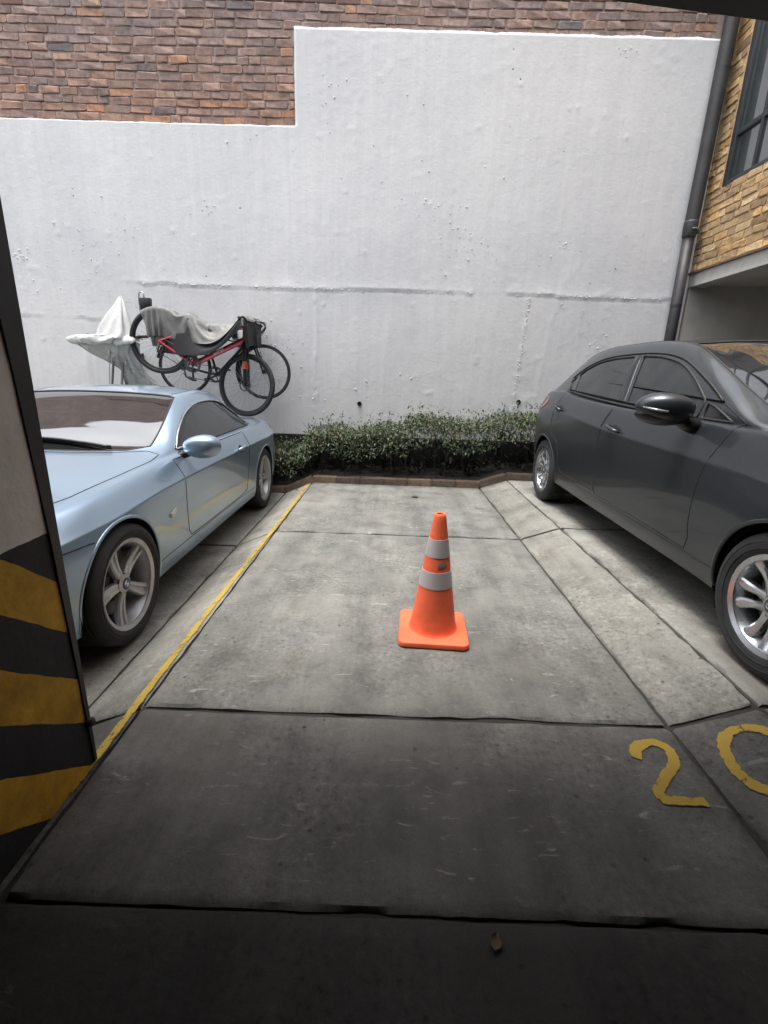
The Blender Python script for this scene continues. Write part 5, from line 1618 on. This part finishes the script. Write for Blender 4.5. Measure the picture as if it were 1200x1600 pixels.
def make_bike(root, B):
    Rw, tr = B['R'], B['tr']
    A = (0, 0, 0); BB = B['bb']; FA = B['fa']; HT, HB = B['ht'], B['hb']; SC_ = B['sc']
    fm_ = B['frame']
    dr = B['dt']
    y_ = lambda p, y: (p[0], y, p[2])
    tube_of('frame', [([HB, BB], dr), ([HT, SC_], dr * .82), ([SC_, BB], dr * .8), ([HT, HB], dr * 1.05),
        ([y_(A, .06), y_((BB[0] - .05, 0, BB[2]), .035)], .011), ([y_(A, -.06), y_((BB[0] - .05, 0, BB[2]), -.035)], .011),
        ([y_(A, .06), y_(SC_, .02)], .009), ([y_(A, -.06), y_(SC_, -.02)], .009), ([y_(BB, -.04), y_(BB, .04)], .024)], fm_, root)
    st = B.get('steer', 0.0)
    fk = []
    crown = (HB[0] + (FA[0] - HB[0]) * .06, 0, HB[2] + (FA[2] - HB[2]) * .06)
    for s in (1, -1):
        fk.append(([y_(crown, s * .01), y_((crown[0] + .005, 0, crown[2] - .02), s * .058), y_(FA, s * .058)], B['fork']))
    tube_of('fork', fk, B['forkmat'], root)
    if B.get('susp'):
        for s in (1, -1):
            a = np.array(y_(crown, s * .058)); b = np.array(y_(FA, s * .058))
            G().tube([tuple(a + (b - a) * .08), tuple(a + (b - a) * .42)], .0185, 12).build('stanchion', M['chrome'], root, smooth=True)
            G().tube([tuple(a + (b - a) * .44), tuple(a + (b - a) * .62)], .0262, 12).build('fork_decal', M['orange'], root, smooth=True)
    bike_wheel(root, A, Rw, tr, None, B.get('fat', True), B.get('disc'))
    bike_wheel(root, FA, Rw, tr, st, B.get('fat', True), B.get('disc'))
    # saddle, post
    sv = Vector(SC_) - Vector(BB); sv.normalize()
    sp = Vector(SC_) + sv * B['post']
    tube_of('seatpost', [([SC_, tuple(sp)], .014)], M['bikeblack'], root)
    g = G()
    def sad(u, v):
        a = 2 * math.pi * v
        x = -.13 + .27 * u
        w = .072 * (1 - u) ** .8 + .018
        if u in (0.0, 1.0): w *= .1
        return (sp.x + x, w * math.cos(a), sp.z + .02 + (.024 * math.sin(a)) * (.1 if u in (0.0, 1.0) else 1) + .02 * (1 - u) ** 2)
    g.grid(sad, 12, 14)
    g.build('saddle', M['blackplastic'], root, smooth=True)
    # bars
    hv = (Vector(HT) - Vector(HB)).normalized()
    stm = Vector(HT) + hv * .05
    cl = stm + Vector((.06, 0, .01))
    if B['bar'] == 'flat':
        bar = [([tuple(Vector(HT)), tuple(stm)], .017), ([tuple(stm), tuple(cl)], .016), ([(cl.x - .03, -.36, cl.z + .02), (cl.x, -.15, cl.z + .01), (cl.x, .15, cl.z + .01), (cl.x - .03, .36, cl.z + .02)], .0125)]
    else:
        bar = [([tuple(Vector(HT)), tuple(stm)], .015), ([tuple(stm), tuple(cl)], .014)]
        bar.append(([(cl.x, -.20, cl.z), (cl.x, .20, cl.z)], .0125))
        for s in (1, -1):
            bar.append((catmull([np.array(p) for p in ((cl.x, s * .2, cl.z), (cl.x + .08, s * .2, cl.z - .01), (cl.x + .11, s * .2, cl.z - .06), (cl.x + .06, s * .2, cl.z - .13), (cl.x - .03, s * .2, cl.z - .13))], 4), .0125))
    tube_of('handlebar', bar, M['bikeblack'], root)
    if B['bar'] == 'flat':
        for s in (1, -1):
            G().tube([(cl.x - .020, s * .25, cl.z + .015), (cl.x - .031, s * .37, cl.z + .021)], .017, 10).build('grip', M['tyre'], root, smooth=True)
            G().tube([(cl.x, s * .24, cl.z + .01), (cl.x + .05, s * .27, cl.z - .01), (cl.x + .04, s * .34, cl.z - .02)], .006, 6).build('brake_lever', M['blackplastic'], root, smooth=True)
    # cranks
    ca = B.get('crank', .5)
    for s in (1, -1):
        e = (BB[0] + s * .17 * math.cos(ca), s * -.075, BB[2] + s * .17 * math.sin(ca))
        k = G().tube([y_(BB, s * -.055), e], .012, 8).build('crank_arm', M['bikeblack'], root, smooth=True)
        G().bbox((e[0] - .045, min(e[1], e[1] - s * .09), e[2] - .012), (e[0] + .045, max(e[1], e[1] - s * .09), e[2] + .012), .006).build('pedal', M['bikeblack'], k)
    g = G().lathe([(-.052, .098), (-.046, .098), (-.046, .072), (-.052, .072)], 'y', 36, BB, closed=True)
    for k in range(5):
        a = 2 * math.pi * k / 5
        g.tube([(BB[0], -.05, BB[2]), (BB[0] + .085 * math.cos(a), -.049, BB[2] + .085 * math.sin(a))], .007, 5)
    g.build('chainring', M['rimdark'], root, smooth=30)
    G().lathe([(-.052, .0), (-.052, .05), (-.03, .03), (-.03, 0)], 'y', 20, A).build('sprocket', M['rimdark'], root, smooth=30)
    g = G()
    g.tube([(BB[0], -.05, BB[2] + .098), (A[0], -.05, A[2] + .045)], .0045, 5)
    g.tube([(BB[0], -.05, BB[2] - .098), (A[0] + .03, -.05, A[2] - .12), (A[0] - .01, -.05, A[2] - .08)], .0045, 5)
    g.tube([(A[0] + .01, -.055, A[2] - .03), (A[0] + .03, -.055, A[2] - .13)], .011, 6)
    g.build('chain', M['rimdark'], root, smooth=True)
    # cables
    g = G()
    g.tube(catmull([np.array(p) for p in ((cl.x, -.2, cl.z), (cl.x + .13, -.1, cl.z - .02), (cl.x + .08, -.03, cl.z - .18), (HB[0] - .03, -.03, HB[2] + .02))], 5), .004, 5)
    g.tube(catmull([np.array(p) for p in ((cl.x, .2, cl.z), (cl.x + .15, .08, cl.z - .03), (cl.x + .09, -.04, cl.z - .22), (FA[0], -.06, FA[2] + .1))], 5), .004, 5)
    g.build('cable', M['blackplastic'], root, smooth=True)

MTB = dict(R=.372, tr=.026, bb=(.445, 0, -.062), fa=(1.10, 0, 0), ht=(.835, 0, .60), hb=(.885, 0, .478), sc=(.335, 0, .33), frame=M['bikered'], dt=.033, fork=.024, forkmat=M['bikeblack'], susp=True, disc=True, post=.02, bar='flat', steer=R(-14), crank=-1.1)
ROAD = dict(R=.335, tr=.0135, bb=(.405, 0, -.07), fa=(1.005, 0, 0), ht=(.81, 0, .55), hb=(.85, 0, .40), sc=(.27, 0, .40), frame=M['bikeblack'], dt=.018, fork=.012, forkmat=M['bikeblack'], post=.0, bar='drop', fat=False, crank=.4)
OLD = dict(R=.33, tr=.024, bb=(.42, 0, -.05), fa=(1.04, 0, 0), ht=(.80, 0, .56), hb=(.84, 0, .44), sc=(.28, 0, .42), frame=M['bikegrey'], dt=.02, fork=.014, forkmat=M['bikegrey'], post=.15, bar='flat', crank=1.2)

bike_r = tag(empty('bicycle', (-2.745, 5.80, 1.578), (0, R(25.5), 0)), 'red mountain bicycle hanging nose down on the wall under a grey cover', 'bicycle', 'bicycles hung on the wall')
make_bike(bike_r, MTB)
# lettering along the down tube (a flowing script, drawn as strokes)
g = G()
p0 = np.array((.885, 0, .478)); p1 = np.array((.445, 0, -.062)); ax = (p1 - p0) / np.linalg.norm(p1 - p0); up = np.array((-ax[2], 0, ax[0])); up = up if up[2] > 0 else -up
rd = -ax
def LP(u, v): q = p0 + ax * .42 + rd * u + up * v; return (q[0], -.0335, q[2])
strokes = [[(0, .012), (.006, -.004), (.014, -.006), (.022, .012)], [(.022, .012), (.026, -.006), (.036, -.006), (.040, .010)], [(.046, -.006), (.056, .012), (.066, .012), (.060, -.006), (.047, -.004)], [(.072, -.006), (.078, .012), (.092, .010)], [(.098, -.018), (.108, .014), (.122, .012), (.118, -.006), (.106, -.004)], [(.128, -.010), (.138, .024), (.150, .028)]]
for s_ in strokes: g.tube(catmull([np.array(LP(*q)) for q in s_], 4), .0034, 5)
g.build('lettering', M['letter'], bike_r, smooth=True)

bike_k = tag(empty('bicycle', (-2.62, 6.12, 1.30), (0, R(2.0), 0)), 'black road bicycle with thin wheels hanging behind the red one', 'bicycle', 'bicycles hung on the wall')
make_bike(bike_k, ROAD)
for s, c in ((1, (0, 0, 0)), (1, ROAD['fa'])):
    g = G()
    a0, a1 = (1.1, 2.9) if c[0] == 0 else (2.0, 3.6)
    for w_ in (0,):
        pts = [(c[0] + .35 * math.cos(a), 0, c[2] + .35 * math.sin(a)) for a in np.linspace(a0, a1, 16)]
        g.tube(pts, .018, 8)
    g.build('mudguard', M['bikeblack'], bike_k, smooth=True)

bike_o = tag(empty('bicycle', (-3.31, 6.28, .72), (R(0), R(-4), R(-90))), 'grey bicycle wrapped in white plastic facing out from the wall', 'bicycle', 'bicycles hung on the wall')
OLD['fa'] = (.62, 0, .02); OLD['ht'] = (.43, 0, .80); OLD['hb'] = (.455, 0, .68); OLD['sc'] = (.10, 0, .36); OLD['bb'] = (.20, 0, -.05); OLD['R'] = .25; OLD['post'] = .05
make_bike(bike_o, OLD)

# ---- covers over the bicycles
def cloth(name, x0, x1, y0, y1, z0, nx, ny, caps, rad, mat, lab, squeeze=1.1, steps=230, seed=1):
    """a sheet let fall over the bicycles (position based cloth against capsules)"""
    rs = np.random.RandomState(seed)
    U, V = np.meshgrid(np.linspace(0, 1, nx), np.linspace(0, 1, ny), indexing='ij')
    P = np.stack([x0 + (x1 - x0) * U, y0 + (y1 - y0) * V, z0 + 0.02 * rs.rand(nx, ny) + 0.05 * fbm(U * 6, V * 4, seed)], -1)
    hx = (x1 - x0) * squeeze / (nx - 1); hy = (y1 - y0) / (ny - 1); hd = math.hypot(hx, hy)
    O = P.copy()
    S = slice
    sets = []
    for o in (0, 1):
        sets.append((S(o, nx - 1, 2), S(None), S(o + 1, nx, 2), S(None), hx))
        sets.append((S(None), S(o, ny - 1, 2), S(None), S(o + 1, ny, 2), hy))
        sets.append((S(o, nx - 1, 2), S(0, ny - 1), S(o + 1, nx, 2), S(1, ny), hd))
        sets.append((S(o, nx - 1, 2), S(1, ny), S(o + 1, nx, 2), S(0, ny - 1), hd))
        sets.append((S(o, nx - 2, 2), S(None), S(o + 2, nx, 2), S(None), -2 * hx * 0.80))
        sets.append((S(None), S(o, ny - 2, 2), S(None), S(o + 2, ny, 2), -2 * hy * 0.80))
    A = [np.array(c[0]) for c in caps]; B = [np.array(c[1]) for c in caps]; RR = [c[2] + rad for c in caps]
    stuck = np.zeros((nx, ny), bool); hold = P.copy()
    for st in range(steps):
        P[stuck] = hold[stuck]; O[stuck] = hold[stuck]
        Vv = (P - O) * 0.93
        O = P.copy()
        P = P + Vv
        P[..., 2] -= 0.0006
        for it in range(4):
            for (a, b, c, d, h) in sets:
                p = P[a, b]; q = P[c, d]
                m0 = min(p.shape[0], q.shape[0]); m1 = min(p.shape[1], q.shape[1])
                p = p[:m0, :m1]; q = q[:m0, :m1]
                dv = q - p
                L = np.linalg.norm(dv, axis=-1, keepdims=True) + 1e-9
                if h > 0: k = 0.5 * (L - h) / L
                else: k = np.minimum(0, 0.25 * (L + h) / L)          # keeps folds from pinching flat
                P[a, b][:m0, :m1] += dv * k
                P[c, d][:m0, :m1] -= dv * k
            P[stuck] = hold[stuck]
        for a, b, r in zip(A, B, RR):
            ab = b - a
            t = np.clip(((P - a) @ ab) / (ab @ ab + 1e-9), 0, 1)
            n = P - (a + t[..., None] * ab)
            L = np.linalg.norm(n, axis=-1, keepdims=True) + 1e-9
            hit = L < r
            hit &= ~stuck[..., None]
            P = np.where(hit, P + n / L * (r - L), P)
            new = hit[..., 0] & ~stuck
            hold[new] = P[new]; stuck |= new
        P[..., 1] = np.minimum(P[..., 1], WALL_Y - 0.05)
    g = G().add(P.reshape(-1, 3), [(i * ny + j, (i + 1) * ny + j, (i + 1) * ny + j + 1, i * ny + j + 1) for i in range(nx - 1) for j in range(ny - 1)])
    o = g.build(name, mat, None, smooth=True)
    md = o.modifiers.new('thickness', 'SOLIDIFY'); md.thickness = .003
    md = o.modifiers.new('smooth', 'SUBSURF'); md.levels = 1; md.render_levels = 1
    return tag(o, lab, 'cover')
ca_, sa_ = math.cos(R(25.5)), math.sin(R(25.5))
def wr(x, y, z): return (-2.745 + x * ca_ + z * sa_, 5.80 + y, 1.578 - x * sa_ + z * ca_)
caps = []
aa = np.linspace(R(40), R(150), 9)
for k in range(8):
    caps.append((wr(.345 * math.cos(aa[k]), 0, .345 * math.sin(aa[k])), wr(.345 * math.cos(aa[k + 1]), 0, .345 * math.sin(aa[k + 1])), .03))
caps.append((wr(.835, 0, .60), wr(.335, 0, .33), .04))
caps.append((wr(.22, 0, .385), wr(.46, 0, .37), .06))
caps.append((wr(.88, -.34, .67), wr(.88, .34, .67), .03))
caps.append((wr(.86, 0, .60), wr(.88, 0, .68), .04))
caps.append((wr(.885, 0, .478), wr(.445, 0, -.062), .04))
caps.append(((-1.80, 6.12, 1.83), (-2.35, 6.12, 1.70), .03))
caps.append(((-1.76, 5.92, 1.86), (-1.76, 6.32, 1.86), .03))
caps.append(((-2.45, 6.12, 1.72), (-2.25, 6.12, 1.74), .05))
cloth('bike_cover', -2.68, -1.40, 5.35, 6.12, 2.02, 64, 40, caps, .0, M['blackcloth'], 'black cloth cover hanging under the grey one over the red bicycle', 1.12, 230, 5)
cloth('bike_cover', -2.93, -1.62, 5.46, 6.22, 2.08, 76, 36, caps, .016, M['greycloth'], 'crumpled grey rain cover draped over the red bicycle', 1.14, 230, 9)

# plastic wrap of the third bicycle: a peaked hood above the handlebar, a flat wrapped bar and a sagging bag below
def wrapped(name, rings, mat, seed, lab, par):
    rr = catmull([np.array(r, float) for r in rings], 5)
    def fn(u, v):
        i = min(int(u * (len(rr) - 1)), len(rr) - 2); t = u * (len(rr) - 1) - i
        cx, cy, cz, ax_, ay_ = rr[i] * (1 - t) + rr[i + 1] * t
        a = 2 * math.pi * v
        cr_ = 1 + .14 * math.sin(a * 5 + seed) * math.sin(u * 3) + .10 * math.sin(a * 9 + u * 5 + seed)
        return (cx + ax_ * cr_ * math.cos(a), cy + ay_ * cr_ * math.sin(a), cz + .012 * math.sin(a * 7 + seed + u * 9))
    g = G().grid(fn, len(rr) - 1, 44)
    o = g.build(name, mat, par, smooth=True)
    md = o.modifiers.new('thickness', 'SOLIDIFY'); md.thickness = .0015
    return o
wrap = tag(empty('plastic_wrap', (-3.45, 5.85, 1.5)), 'white plastic sheet tied round the handlebar of the grey bicycle', 'plastic sheet')
o_ = lambda L: [(x + 3.45, y - 5.85, z - 1.5, a, b) for x, y, z, a, b in L]
wrapped('hood', o_([(-3.265, 5.98, 2.07, .012, .012), (-3.27, 5.95, 1.98, .055, .05), (-3.29, 5.90, 1.82, .13, .09), (-3.30, 5.87, 1.66, .20, .13), (-3.30, 5.86, 1.58, .235, .15)]), M['plasticsheet'], 1, '', wrap)
wrapped('bar_wrap', o_([(-3.33, 5.86, 1.625, .20, .12), (-3.44, 5.85, 1.605, .36, .15), (-3.46, 5.84, 1.565, .395, .16), (-3.44, 5.85, 1.53, .36, .15), (-3.40, 5.86, 1.515, .26, .12)]), M['plasticsheet'], 4, '', wrap)
wrapped('bag', o_([(-3.44, 5.86, 1.535, .37, .14), (-3.40, 5.88, 1.45, .30, .12), (-3.30, 5.92, 1.34, .20, .11), (-3.22, 5.96, 1.24, .13, .09), (-3.16, 6.0, 1.12, .16, .08), (-3.10, 6.02, 1.05, .2, .06)]), M['clearsheet'], 7, '', wrap)

# wall hooks that carry the bicycles
def hook(x, z, y_out, lab, lock=False):
    h = tag(empty('wall_hook', (x, WALL_Y - .03, z)), lab, 'hook', 'bicycle hooks on the wall')
    G().bbox((-.035, -.012, -.05), (.035, .012, .05), .004).build('plate', M['blackplastic'], h)
    L = WALL_Y - .03 - y_out
    G().tube([(0, -.01, 0), (0, -L + .03, 0), (0, -L, .012), (0, -L - .01, .05)], .010, 8).build('arm', M['blackplastic'], h, smooth=True)
    if lock:
        G().bbox((-.05, -L - .03, -.055), (.075, -L + .03, .10), .01).build('clamp_block', M['blackplastic'], h)
        G().tube([(-.065, -L, -.06), (-.07, -L, .10), (-.06, -L, .155), (-.03, -L, .165), (-.005, -L, .15), (-.005, -L, .05)], .009, 8).build('loop', M['chrome'], h, smooth=True)
hook(-2.965, 1.965, 5.95, 'black clamp hook with a steel loop above the red bicycle rear wheel', True)
hook(-1.98, 1.62, 5.83, 'black wall hook holding the red bicycle frame at the middle')
hook(-2.05, 1.72, 6.12, 'black wall hook under the top tube of the black road bicycle')
hook(-3.30, 1.40, 6.25, 'black wall hook behind the plastic wrapped bicycle')

# ================================================================== litter
def dead_leaf(x, y, L, rz, lab):
    g = G()
    def fn(u, v):
        w = L * .36 * math.sin(math.pi * min(.97, max(.03, u))) 
        return ((u - .5) * L, (v - .5) * 2 * w, .003 + .05 * L * abs(v - .5) * 2 + .08 * L * (u - .4) ** 2 + .006 * vn(u * 4, v * 4, int(L * 1000)))
    g.grid(fn, 8, 4)
    o = g.build('fallen_leaf', M['deadleaf'], None, smooth=True)
    o.location = (x, y, zg(x) + .004); o.rotation_euler = (0, 0, rz)
    tag(o, lab, 'leaf', 'fallen leaves on the concrete')
dead_leaf(.30, 4.92, .085, .3, 'curled brown leaf on the concrete near the brick kerb')
dead_leaf(.285, .755, .038, 1.2, 'brown leaf lying beside the nearest dark floor joint')
dead_leaf(-1.08, 5.35, .06, 2.0, 'brown leaf on the sloping strip beside the far end of the yellow line')
